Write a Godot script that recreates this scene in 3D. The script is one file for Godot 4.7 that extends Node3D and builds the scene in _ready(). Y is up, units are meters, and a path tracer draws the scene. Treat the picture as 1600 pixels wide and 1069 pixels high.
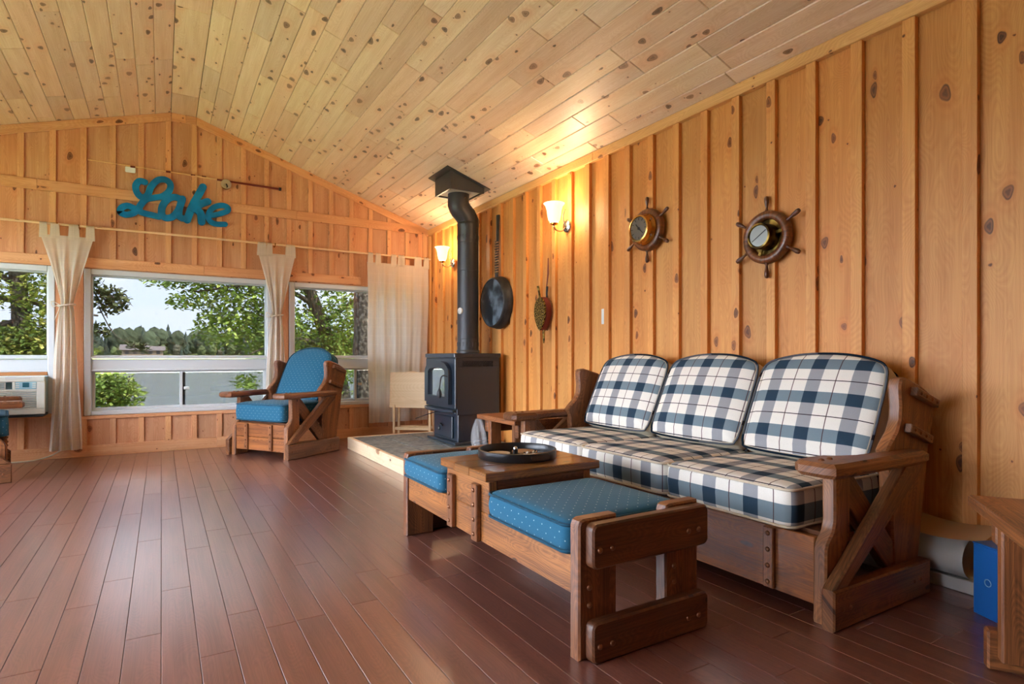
extends Node3D
# A pine-panelled lakeside cottage living room. Metres, y up; the right wall is x = XR, the window wall z = ZF.

const XL := -2.6
const XR := 2.92
const ZF := -6.863
const ZB := 2.8
const EYE := 0.95
const FOCAL := 909.7      # focal length in pixels of the 1600 x 1069 frame
const RIDGE0 := 0.085     # flat ridge board between these two x
const RIDGE1 := 0.31
const RIDGEY := 3.43
const EAVE_R := 2.54
const EAVE_L := 2.622
const STEP := 0.2317      # batten spacing

var rng := RandomNumberGenerator.new()
var used := {}
var M := {}


# ------------------------------------------------------------------ mesh building
class MB:
	var v := PackedVector3Array()
	var n := PackedVector3Array()
	var t := PackedVector2Array()
	var c := PackedColorArray()
	var i := PackedInt32Array()
	var X := Transform3D.IDENTITY
	var col := Color(1, 1, 1)
	var us := 1.0
	var vs := 1.0
	var uo := 0.0
	var vo := 0.0

	func wood(r: RandomNumberGenerator, w := 0.96, l := 2.4) -> MB:
		us = 1.0 / w
		vs = 1.0 / l
		uo = r.randf()
		vo = r.randf()
		return self

	func tone(a: Color) -> MB:
		col = a
		return self

	func at(p: Vector3, b := Basis.IDENTITY) -> MB:
		X = Transform3D(b, p)
		return self

	func vert(p: Vector3, nn: Vector3, uv: Vector2) -> void:
		v.append(X * p)
		n.append((X.basis * nn).normalized())
		t.append(uv)
		c.append(col)

	func face(ps: Array, uvs: Array, out: Vector3) -> void:
		var nn: Vector3 = (ps[1] - ps[0]).cross(ps[2] - ps[0]).normalized()
		var rev := nn.dot(out) < 0.0
		if rev:
			nn = -nn
		var b := v.size()
		for k in ps.size():
			vert(ps[k], nn, uvs[k])
		for k in range(1, ps.size() - 1):
			if rev:
				i.append_array([b, b + k, b + k + 1])
			else:
				i.append_array([b, b + k + 1, b + k])

	func guv(p: Vector3, a: int, g: int) -> Vector2:
		var o := 3 - a - g
		if a == g:
			return Vector2(p[(a + 1) % 3] * us + uo, p[(a + 2) % 3] * vs + vo)
		return Vector2((p[o] + p[a]) * us + uo, p[g] * vs + vo)

	func box(ctr: Vector3, size: Vector3, bev := 0.0, g := 2) -> MB:
		var h := size * 0.5
		var q := h - Vector3(bev, bev, bev)
		for a in 3:
			var b := (a + 1) % 3
			var d := (a + 2) % 3
			for s in [-1.0, 1.0]:
				var ps := []
				var uvs := []
				for e in [[-1, -1], [1, -1], [1, 1], [-1, 1]]:
					var p := Vector3.ZERO
					p[a] = s * h[a]
					p[b] = e[0] * q[b]
					p[d] = e[1] * q[d]
					ps.append(ctr + p)
					uvs.append(guv(ctr + p, a, g))
				var out := Vector3.ZERO
				out[a] = s
				face(ps, uvs, out)
				if bev <= 0.0:
					continue
				for s2 in [-1.0, 1.0]:
					var p1 := Vector3.ZERO
					p1[a] = s * h[a]
					p1[b] = s2 * q[b]
					p1[d] = -q[d]
					var p2 := p1
					p2[d] = q[d]
					var p3 := p2
					p3[a] = s * q[a]
					p3[b] = s2 * h[b]
					var p4 := p3
					p4[d] = -q[d]
					var qs := [ctr + p1, ctr + p2, ctr + p3, ctr + p4]
					var us2 := []
					for p in qs:
						us2.append(guv(p, a, g))
					var o2 := Vector3.ZERO
					o2[a] = s
					o2[b] = s2
					face(qs, us2, o2)
		if bev > 0.0:
			for sx in [-1.0, 1.0]:
				for sy in [-1.0, 1.0]:
					for sz in [-1.0, 1.0]:
						var s3 := Vector3(sx, sy, sz)
						var ps := [ctr + s3 * Vector3(h.x, q.y, q.z), ctr + s3 * Vector3(q.x, h.y, q.z), ctr + s3 * Vector3(q.x, q.y, h.z)]
						face(ps, [guv(ps[0], 0, g), guv(ps[1], 0, g), guv(ps[2], 0, g)], s3)
		return self

	# polygon in the XY plane (counter-clockwise), extruded from z0 to z1; gd is the direction of the grain
	func prism(poly: PackedVector2Array, z0: float, z1: float, bev := 0.0, gd := Vector2(1, 0)) -> MB:
		if Geometry2D.is_polygon_clockwise(poly):
			poly = poly.duplicate()
			poly.reverse()
		var m := poly.size()
		var gp := Vector2(-gd.y, gd.x)
		var en := PackedVector2Array()
		for k in m:
			var e := poly[(k + 1) % m] - poly[k]
			en.append(Vector2(e.y, -e.x).normalized())
		var ins := PackedVector2Array()
		for k in m:
			var a := en[(k + m - 1) % m]
			var b := en[k]
			var s := (a + b).normalized()
			ins.append(poly[k] - s * bev / maxf(0.35, s.dot(b)))
		var tri := Geometry2D.triangulate_polygon(ins)
		for side in 2:
			var z := z1 if side else z0
			var nn := Vector3(0, 0, 1.0 if side else -1.0)
			var b0 := v.size()
			for p in ins:
				vert(Vector3(p.x, p.y, z), nn, Vector2(p.dot(gp) * us + uo, p.dot(gd) * vs + vo))
			for k in range(0, tri.size(), 3):
				var x := tri[k]
				var y := tri[k + 1]
				var w := tri[k + 2]
				var ccw := (ins[y] - ins[x]).cross(ins[w] - ins[x]) > 0.0
				if ccw == (side == 1):
					i.append_array([b0 + x, b0 + w, b0 + y])
				else:
					i.append_array([b0 + x, b0 + y, b0 + w])
		var rows := [[z0, ins], [z0 + bev, poly], [z1 - bev, poly], [z1, ins]] if bev > 0.0 else [[z0, poly], [z1, poly]]
		for r in rows.size() - 1:
			for k in m:
				var k2 := (k + 1) % m
				var na := en[k]
				var nb := en[k]
				if en[(k + m - 1) % m].dot(na) > 0.8:
					na = (na + en[(k + m - 1) % m]).normalized()
				if en[k2].dot(nb) > 0.8:
					nb = (nb + en[k2]).normalized()
				var tilt := 0.0
				if bev > 0.0:
					tilt = [-0.8, 0.0, 0.8][r]
				var la: PackedVector2Array = rows[r][1]
				var lb: PackedVector2Array = rows[r + 1][1]
				var b1 := v.size()
				for e in [[la[k], rows[r][0], na], [la[k2], rows[r][0], nb], [lb[k2], rows[r + 1][0], nb], [lb[k], rows[r + 1][0], na]]:
					var p: Vector2 = e[0]
					vert(Vector3(p.x, p.y, e[1]), Vector3(e[2].x, e[2].y, tilt), Vector2((p.dot(gp) + e[1]) * us + uo, p.dot(gd) * vs + vo))
				i.append_array([b1, b1 + 2, b1 + 1, b1, b1 + 3, b1 + 2])
		return self

	func tube(pts: Array, rad, seg := 8, caps := true, flat := 1.0) -> MB:
		var m := pts.size()
		var up := Vector3(0, 1, 0)
		var d0: Vector3 = (pts[1] - pts[0]).normalized()
		if absf(d0.dot(up)) > 0.9:
			up = Vector3(1, 0, 0)
		var side := d0.cross(up).normalized()
		var run := 0.0
		var b := v.size()
		for k in m:
			var d: Vector3 = (pts[mini(k + 1, m - 1)] - pts[maxi(k - 1, 0)]).normalized()
			side = (side - d * side.dot(d)).normalized()
			var other := d.cross(side)
			var r: float = rad[k] if rad is Array else rad
			if k:
				run += pts[k].distance_to(pts[k - 1])
			for s in seg + 1:
				var a := TAU * s / seg
				var nn := side * cos(a) + other * sin(a)
				vert(pts[k] + (side * cos(a) + other * sin(a) * flat) * r, nn, Vector2(float(s) / seg * 0.1 * us + uo, run * vs + vo))
		for k in m - 1:
			for s in seg:
				var x := b + k * (seg + 1) + s
				i.append_array([x, x + seg + 1, x + 1, x + 1, x + seg + 1, x + seg + 2])
		if caps:
			for e in [0, m - 1]:
				var d: Vector3 = (pts[0] - pts[1]).normalized() if e == 0 else (pts[m - 1] - pts[m - 2]).normalized()
				var cb := v.size()
				for s in seg:
					var p := v[b + e * (seg + 1) + s]
					v.append(p)
					n.append(X.basis * d)
					t.append(Vector2(uo, vo) + Vector2(cos(TAU * s / seg), sin(TAU * s / seg)) * 0.02)
					c.append(col)
				for s in range(1, seg - 1):
					if e == 0:
						i.append_array([cb, cb + s, cb + s + 1])
					else:
						i.append_array([cb, cb + s + 1, cb + s])
		return self

	# profile of (radius, height) turned round the Y axis
	func lathe(prof: Array, seg := 16, arc := TAU) -> MB:
		var sn := []
		for k in prof.size() - 1:
			var e: Vector2 = prof[k + 1] - prof[k]
			sn.append(Vector2(e.y, -e.x).normalized())
		for k in prof.size() - 1:
			var na: Vector2 = sn[k]
			var nb: Vector2 = sn[k]
			if k > 0 and sn[k - 1].dot(na) > 0.6:
				na = (na + sn[k - 1]).normalized()
			if k < sn.size() - 1 and sn[k + 1].dot(nb) > 0.6:
				nb = (nb + sn[k + 1]).normalized()
			var b := v.size()
			for s in seg + 1:
				var a := arc * s / seg
				var dir := Vector3(cos(a), 0, sin(a))
				for e in [[prof[k], na], [prof[k + 1], nb]]:
					vert(dir * e[0].x + Vector3(0, e[0].y, 0), dir * e[1].x + Vector3(0, e[1].y, 0), Vector2(a / TAU * 0.3 * us + uo, e[0].y * vs + vo))
			for s in seg:
				var x := b + s * 2
				i.append_array([x, x + 2, x + 1, x + 2, x + 3, x + 1])
		return self

	# a surface p = fn(u, w) over [0, 1] x [0, 1], smooth
	func sheet(fn: Callable, nu: int, nw: int, uscale := 1.0, wscale := 1.0) -> MB:
		var b := v.size()
		var g := []
		for a in nu + 1:
			for d in nw + 1:
				g.append(fn.call(float(a) / nu, float(d) / nw))
		for a in nu + 1:
			for d in nw + 1:
				var du: Vector3 = g[mini(a + 1, nu) * (nw + 1) + d] - g[maxi(a - 1, 0) * (nw + 1) + d]
				var dw: Vector3 = g[a * (nw + 1) + mini(d + 1, nw)] - g[a * (nw + 1) + maxi(d - 1, 0)]
				vert(g[a * (nw + 1) + d], du.cross(dw).normalized(), Vector2(float(a) / nu * uscale, float(d) / nw * wscale))
		for a in nu:
			for d in nw:
				var x := b + a * (nw + 1) + d
				var y := x + nw + 1
				i.append_array([x, x + 1, y, x + 1, y + 1, y])
		return self

	# a box cushion: outline (counter-clockwise, XY), thickness along Z, crowned by puff on both faces
	func cushion(outline: PackedVector2Array, thick: float, puff: float, er := 0.03, secs := [0, 1, 2]) -> MB:
		var m := outline.size()
		var ctr := Vector2.ZERO
		for p in outline:
			ctr += p / m
		var rr := 0.0
		for p in outline:
			rr += p.distance_to(ctr) / m
		var h := thick * 0.5
		var prof := [[0.0, h + puff], [0.35, h + puff * 0.92], [0.62, h + puff * 0.72], [0.82, h + puff * 0.4], [1.0 - er / rr, h], [1.0 - er * 0.35 / rr, h - er * 0.3], [1.0, h - er], [1.012, 0.0]]
		var rings := []
		for e in prof:
			rings.append(e)
		for k in range(prof.size() - 2, -1, -1):
			rings.append([prof[k][0], -prof[k][1]])
		var grid := []
		for e in rings:
			var row := []
			for p in outline:
				var q: Vector2 = ctr + (p - ctr) * e[0]
				row.append(Vector3(q.x, q.y, e[1]))
			grid.append(row)
		var cuts := [[0, 5], [5, 9], [9, rings.size() - 1]]
		for sec in secs:
			var b := v.size()
			for r in range(cuts[sec][0], cuts[sec][1] + 1):
				var run := 0.0
				for k in m + 1:
					var kk := k % m
					var p: Vector3 = grid[r][kk]
					var dk: Vector3 = grid[clampi(r, 1, rings.size() - 2)][(kk + 1) % m] - grid[clampi(r, 1, rings.size() - 2)][(kk + m - 1) % m]
					var dr: Vector3 = grid[mini(r + 1, rings.size() - 1)][kk] - grid[maxi(r - 1, 0)][kk]
					var nn := dk.cross(dr) * -1.0
					if r == 0:
						nn = Vector3(0, 0, 1)
					elif r == rings.size() - 1:
						nn = Vector3(0, 0, -1)
					if k:
						run += outline[kk].distance_to(outline[k - 1])
					var uv := Vector2(run * us + uo, (p.z + 0.02) * vs + vo) if sec == 1 else Vector2(p.x * us + uo, p.y * vs + vo)
					vert(p, nn.normalized(), uv)
			for r in cuts[sec][1] - cuts[sec][0]:
				for k in m:
					var x: int = b + r * (m + 1) + k
					var y: int = x + m + 1
					i.append_array([x, x + 1, y, x + 1, y + 1, y])
		return self

	func mesh() -> ArrayMesh:
		var a := []
		a.resize(Mesh.ARRAY_MAX)
		a[Mesh.ARRAY_VERTEX] = v
		a[Mesh.ARRAY_NORMAL] = n
		a[Mesh.ARRAY_TEX_UV] = t
		a[Mesh.ARRAY_COLOR] = c
		a[Mesh.ARRAY_INDEX] = i
		var r := ArrayMesh.new()
		r.add_surface_from_arrays(Mesh.PRIMITIVE_TRIANGLES, a)
		return r


# ------------------------------------------------------------------ scene helpers
func numbered(called: String) -> String:
	used[called] = used.get(called, -1) + 1
	return called if used[called] == 0 else "%s_%03d" % [called, used[called]]


func tag(o: Node, label: String, category: String, group := "") -> void:
	o.set_meta("label", label)
	o.set_meta("category", category)
	if group:
		o.set_meta("group", group)


func thing(called: String, label: String, category: String, pos := Vector3.ZERO, turn := 0.0, group := "") -> Node3D:
	var o := Node3D.new()
	o.name = numbered(called)
	add_child(o)
	o.position = pos
	o.rotation.y = turn
	tag(o, label, category, group)
	return o


func struct(called: String) -> Node3D:
	var o := Node3D.new()
	o.name = numbered(called)
	add_child(o)
	o.set_meta("kind", "structure")
	return o


func part(parent: Node, called: String, mb: MB, mat: Material) -> MeshInstance3D:
	var o := MeshInstance3D.new()
	o.mesh = mb.mesh()
	o.name = called
	o.material_override = mat
	parent.add_child(o, true)
	return o


func same(parent: Node, called: String, mesh: Mesh, mat: Material, xf := Transform3D.IDENTITY) -> MeshInstance3D:
	var o := MeshInstance3D.new()
	o.mesh = mesh
	o.name = called
	o.material_override = mat
	parent.add_child(o, true)
	o.transform = xf
	return o


func single(called: String, label: String, category: String, mb: MB, mat: Material, group := "") -> MeshInstance3D:
	var o := part(self, numbered(called), mb, mat)
	tag(o, label, category, group)
	return o


func mt(key: String, color: Color, rough: float, tex: Texture2D = null, metal := 0.0, spec := 0.5) -> StandardMaterial3D:
	var m := StandardMaterial3D.new()
	m.resource_name = key
	m.albedo_color = color
	m.roughness = rough
	m.metallic = metal
	m.metallic_specular = spec
	m.albedo_texture = tex
	m.vertex_color_use_as_albedo = true
	M[key] = m
	return m


func rgb(r: float, g: float, b: float) -> Color:
	return Color(r / 255.0, g / 255.0, b / 255.0)


func vary(amount: float, hue := 0.0) -> Color:
	var k := 1.0 + rng.randf_range(-amount, amount)
	var h := rng.randf_range(-hue, hue)
	return Color(k * (1.0 + h * 0.4), k * (1.0 - h * 0.4), k * (1.0 - h * 1.4))


func smooth(pts: Array, sub := 6, closed := false) -> Array:
	var out := []
	var m := pts.size()
	for k in (m if closed else m - 1):
		var a = pts[(k - 1 + m) % m] if closed or k > 0 else pts[0]
		var b = pts[k]
		var c = pts[(k + 1) % m]
		var d = pts[(k + 2) % m] if closed or k + 2 < m else pts[m - 1]
		for s in sub:
			var t := float(s) / sub
			out.append((b * 2.0 + (c - a) * t + (a * 2.0 - b * 5.0 + c * 4.0 - d) * t * t + (b * 3.0 - a - c * 3.0 + d) * t * t * t) * 0.5)
	if not closed:
		out.append(pts[m - 1])
	return out


func poly(pts: Array) -> PackedVector2Array:
	var r := PackedVector2Array()
	for p in pts:
		r.append(p if p is Vector2 else Vector2(p[0], p[1]))
	return r


func round_rect(w: float, h: float, r: float, seg := 5) -> PackedVector2Array:
	var o := PackedVector2Array()
	for q in 4:
		var cx: float = (w * 0.5 - r) * [1, -1, -1, 1][q]
		var cy: float = (h * 0.5 - r) * [1, 1, -1, -1][q]
		for s in seg + 1:
			var a: float = PI * 0.5 * (q + float(s) / seg)
			o.append(Vector2(cx + cos(a) * r, cy + sin(a) * r))
	return o


# more points along the long sides, so that cushions can crown smoothly
func dense(o: PackedVector2Array, step := 0.05) -> PackedVector2Array:
	var r := PackedVector2Array()
	for k in o.size():
		var a := o[k]
		var b := o[(k + 1) % o.size()]
		var m := maxi(1, int(ceil(a.distance_to(b) / step)))
		for s in m:
			r.append(a.lerp(b, float(s) / m))
	return r


func ceiling_y(x: float) -> float:
	if x > RIDGE1:
		return RIDGEY - (x - RIDGE1) * (RIDGEY - EAVE_R) / (XR - RIDGE1)
	if x < RIDGE0:
		return RIDGEY - (RIDGE0 - x) * (RIDGEY - EAVE_L) / (RIDGE0 - XL)
	return RIDGEY


# ------------------------------------------------------------------ textures
func streaks(sd: int, w: int, h: int, freq: float, across: int, along: int, oct := 3) -> PackedFloat32Array:
	var nz := FastNoiseLite.new()
	nz.seed = sd
	nz.frequency = freq
	nz.fractal_octaves = oct
	nz.noise_type = FastNoiseLite.TYPE_SIMPLEX_SMOOTH
	var im := nz.get_seamless_image(w / across, maxi(8, h / along))
	im.convert(Image.FORMAT_RF)
	im.resize(w, h, Image.INTERPOLATE_CUBIC)
	return im.get_data().to_float32_array()


func wood_texture(sd: int, w: int, h: int, light: Color, dark: Color, knots: int, ring: float, contrast: float, wid := 0.96, len := 2.4) -> ImageTexture:
	var fine := streaks(sd, w, h, 0.12, 1, 40)
	var broad := streaks(sd + 1, w, h, 0.048, 4, 24, 2)
	var warp := streaks(sd + 2, w, h, 0.024, 4, 12, 2)
	var out := PackedByteArray()
	out.resize(w * h * 3)
	var lr := light.r * 255.0
	var lg := light.g * 255.0
	var lb := light.b * 255.0
	var dr := dark.r * 255.0 - lr
	var dg := dark.g * 255.0 - lg
	var db := dark.b * 255.0 - lb
	var tone := PackedFloat32Array()
	tone.resize(w * h)
	for y in h:
		var row := y * w
		for x in w:
			var k := row + x
			var g := sin((x * ring / w + warp[k] * 19.0) * TAU)
			g = g * g * g * 0.5 + 0.5
			var f := (fine[k] * 0.5 + g * 0.3 + broad[k] * 0.45 - 0.35) * contrast
			tone[k] = clampf(f, 0.0, 1.0)
	var r := RandomNumberGenerator.new()
	r.seed = sd
	var shade := PackedFloat32Array()
	shade.resize(w * h)
	var red := PackedFloat32Array()
	red.resize(w * h)
	for q in knots:
		var pin := r.randf() < 0.35
		var kr := r.randf_range(0.004, 0.007) if pin else r.randf_range(0.009, 0.022)
		var rx := kr * r.randf_range(0.7, 1.0) / wid * w
		var ry := kr * (r.randf_range(0.7, 1.3) if pin else r.randf_range(1.0, 2.1)) / len * h
		var deep := r.randf_range(0.55, 0.8) if pin else r.randf_range(0.45, 0.8)
		var lean := r.randf_range(-0.5, 0.5)
		var cx := int(r.randf() * w)
		var cy := int(r.randf() * h)
		var open := r.randf() * TAU
		for yy in range(int(cy - ry * 5.0), int(cy + ry * 5.0)):
			for xx in range(int(cx - rx * 4.0), int(cx + rx * 4.0)):
				var dy: float = (yy - cy) / ry
				var dx: float = (xx - cx) / rx + dy * lean * 0.4
				var k := posmod(yy, h) * w + posmod(xx, w)
				var rad := sqrt(dx * dx + dy * dy) + 0.1 * sin(3.0 * atan2(dy, dx) + open)
				var far := dx * dx / 10.0 + dy * dy / 20.0
				if far < 1.0:
					var halo := (1.0 - far) * (1.0 - far)
					tone[k] = clampf(lerpf(tone[k], 0.35 + 0.3 * sin(rad * 4.2 + open), halo * 0.6), 0.0, 1.0)
					red[k] = maxf(red[k], halo * 0.35)
				if rad < 1.12:
					var body := clampf((1.12 - rad) * 4.0, 0.0, 1.0)
					var edge := clampf(1.0 - absf(rad - 0.92) * 6.0, 0.0, 1.0) * (0.5 + 0.5 * sin(atan2(dy, dx) + open))
					shade[k] = maxf(shade[k], body * deep * (0.8 + 0.2 * sin(rad * 7.0)) + edge * 0.3)
					red[k] = maxf(red[k], body * 0.9)
	for k in w * h:
		var f := tone[k]
		var s := 1.0 - minf(shade[k], 1.0) * 0.85
		out[k * 3] = clampi(int((lr + dr * f) * s), 0, 255)
		out[k * 3 + 1] = clampi(int((lg + dg * f) * s * (1.0 - red[k] * 0.16)), 0, 255)
		out[k * 3 + 2] = clampi(int((lb + db * f) * s * (1.0 - red[k] * 0.26)), 0, 255)
	return ImageTexture.create_from_image(Image.create_from_data(w, h, false, Image.FORMAT_RGB8, out))


func plaid_texture() -> ImageTexture:
	var s := 256
	var im := Image.create(s, s, false, Image.FORMAT_RGB8)
	var r := RandomNumberGenerator.new()
	r.seed = 7
	for y in s:
		for x in s:
			var vx := float(x) / s
			var vy := float(y) / s
			var col := Color(0.91, 0.885, 0.84)
			var inx := vx < 0.33
			var iny := vy < 0.33
			if inx and iny:
				col = Color(0.18, 0.25, 0.31)
			elif iny:
				col = Color(0.46, 0.52, 0.55)
			elif inx:
				col = Color(0.60, 0.60, 0.61)
			if absf(vy - 0.665) < 0.012:
				col = col.lerp(Color(0.12, 0.08, 0.10), 0.85)
			if absf(vx - 0.665) < 0.012:
				col = col.lerp(Color(0.26, 0.16, 0.17), 0.7)
			var weave := 0.94 + 0.06 * float((x + y) % 2) + r.randf_range(-0.035, 0.035)
			im.set_pixel(x, y, Color(col.r * weave, col.g * weave, col.b * weave))
	return ImageTexture.create_from_image(im)


func dotted_texture() -> ImageTexture:
	var s := 96
	var im := Image.create(s, s, false, Image.FORMAT_RGB8)
	var r := RandomNumberGenerator.new()
	r.seed = 9
	for y in s:
		for x in s:
			var w := 0.9 + 0.1 * float((x / 2 + y / 2) % 2) + r.randf_range(-0.06, 0.06)
			var col := Color(0.16 * w, 0.39 * w, 0.50 * w)
			for p in [[24, 24], [72, 72]]:
				var dx: float = absf(x - p[0])
				var dy: float = absf(y - p[1])
				if dx + dy < 5.5:
					col = Color(0.66, 0.74, 0.74)
			im.set_pixel(x, y, col)
	return ImageTexture.create_from_image(im)


func cloth_texture(sd: int, base: Color, amount: float) -> ImageTexture:
	var s := 128
	var im := Image.create(s, s, false, Image.FORMAT_RGB8)
	var r := RandomNumberGenerator.new()
	r.seed = sd
	var rows := []
	var cols := []
	for k in s:
		rows.append(r.randf_range(-amount, amount))
		cols.append(r.randf_range(-amount, amount))
	for y in s:
		for x in s:
			var w: float = 1.0 + rows[y] + cols[x] + r.randf_range(-amount, amount)
			im.set_pixel(x, y, Color(base.r * w, base.g * w, base.b * w))
	return ImageTexture.create_from_image(im)


func mottled(sd: int, a: Color, b: Color, freq: float, s := 256) -> ImageTexture:
	var nz := FastNoiseLite.new()
	nz.seed = sd
	nz.frequency = freq
	nz.fractal_octaves = 5
	var im := nz.get_seamless_image(s, s)
	im.convert(Image.FORMAT_L8)
	var d := im.get_data()
	var out := PackedByteArray()
	out.resize(s * s * 3)
	for k in s * s:
		var f := smoothstep(0.25, 0.75, d[k] / 255.0)
		out[k * 3] = int(lerpf(a.r, b.r, f) * 255.0)
		out[k * 3 + 1] = int(lerpf(a.g, b.g, f) * 255.0)
		out[k * 3 + 2] = int(lerpf(a.b, b.b, f) * 255.0)
	return ImageTexture.create_from_image(Image.create_from_data(s, s, false, Image.FORMAT_RGB8, out))


func sky_texture() -> ImageTexture:
	var w := 1024
	var h := 512
	var im := Image.create(w, h, false, Image.FORMAT_RGBF)
	var nz := FastNoiseLite.new()
	nz.seed = 21
	nz.frequency = 1.5
	nz.fractal_octaves = 5
	for y in h:
		var el := (0.5 - (y + 0.5) / h) * PI
		for x in w:
			var az := (x + 0.5) / w * TAU
			var dir := Vector3(cos(el) * sin(az), sin(el), cos(el) * cos(az))
			var up := maxf(dir.y, 0.0)
			var blue := Color(0.055, 0.092, 0.155).lerp(Color(0.05, 0.1, 0.2), pow(up, 0.6))
			var cl := 0.0
			if dir.y > 0.0:
				var k := 1.0 / (dir.y + 0.22)
				cl = smoothstep(-0.22, 0.12, nz.get_noise_3d(dir.x * k, 0.0, dir.z * k)) * lerpf(0.3, 1.0, smoothstep(0.03, 0.3, up))
			im.set_pixel(x, y, blue.lerp(Color(1.1, 1.16, 1.27), cl * 0.92) if dir.y > 0.0 else Color(0.35, 0.36, 0.33))
	return ImageTexture.create_from_image(im)


# ------------------------------------------------------------------ build
func _ready() -> void:
	rng.seed = 11
	set_view()
	make_materials()
	build_floor()
	build_ceiling()
	build_right_wall()
	build_far_wall()
	build_left_and_back_walls()
	build_windows()
	build_outdoors()
	build_sofa()
	build_armchairs()
	build_bench()
	build_hearth_and_stove()
	build_side_tables()
	build_curtains()
	build_wall_things()
	build_air_conditioner()
	build_small_things()


func set_view() -> void:
	var cam := Camera3D.new()
	cam.name = "camera"
	cam.projection = Camera3D.PROJECTION_FRUSTUM
	cam.near = 0.05
	cam.far = 2000.0
	cam.size = cam.near * 1069.0 / FOCAL
	cam.frustum_offset = Vector2(0, cam.near * 23.5 / FOCAL)
	cam.position = Vector3(0, EYE, 0)
	cam.rotation.y = -atan2(548.0, FOCAL)
	add_child(cam)
	cam.current = true

	var sky_mat := PanoramaSkyMaterial.new()
	sky_mat.panorama = sky_texture()
	sky_mat.energy_multiplier = 28.0
	var sky := Sky.new()
	sky.sky_material = sky_mat
	var env := Environment.new()
	env.background_mode = Environment.BG_SKY
	env.sky = sky
	env.tonemap_mode = Environment.TONE_MAPPER_LINEAR
	env.tonemap_exposure = 1.27
	env.sdfgi_enabled = true
	env.ssao_enabled = true
	env.ssil_enabled = true
	var we := WorldEnvironment.new()
	we.name = "world"
	we.environment = env
	add_child(we)

	var sun := DirectionalLight3D.new()
	sun.name = "sun"
	sun.light_color = Color(1.0, 0.95, 0.86)
	sun.light_energy = 14.0
	sun.light_angular_distance = 0.6
	sun.shadow_enabled = true
	add_child(sun)
	sun.look_at_from_position(Vector3(9, 16, 10), Vector3.ZERO)


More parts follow.
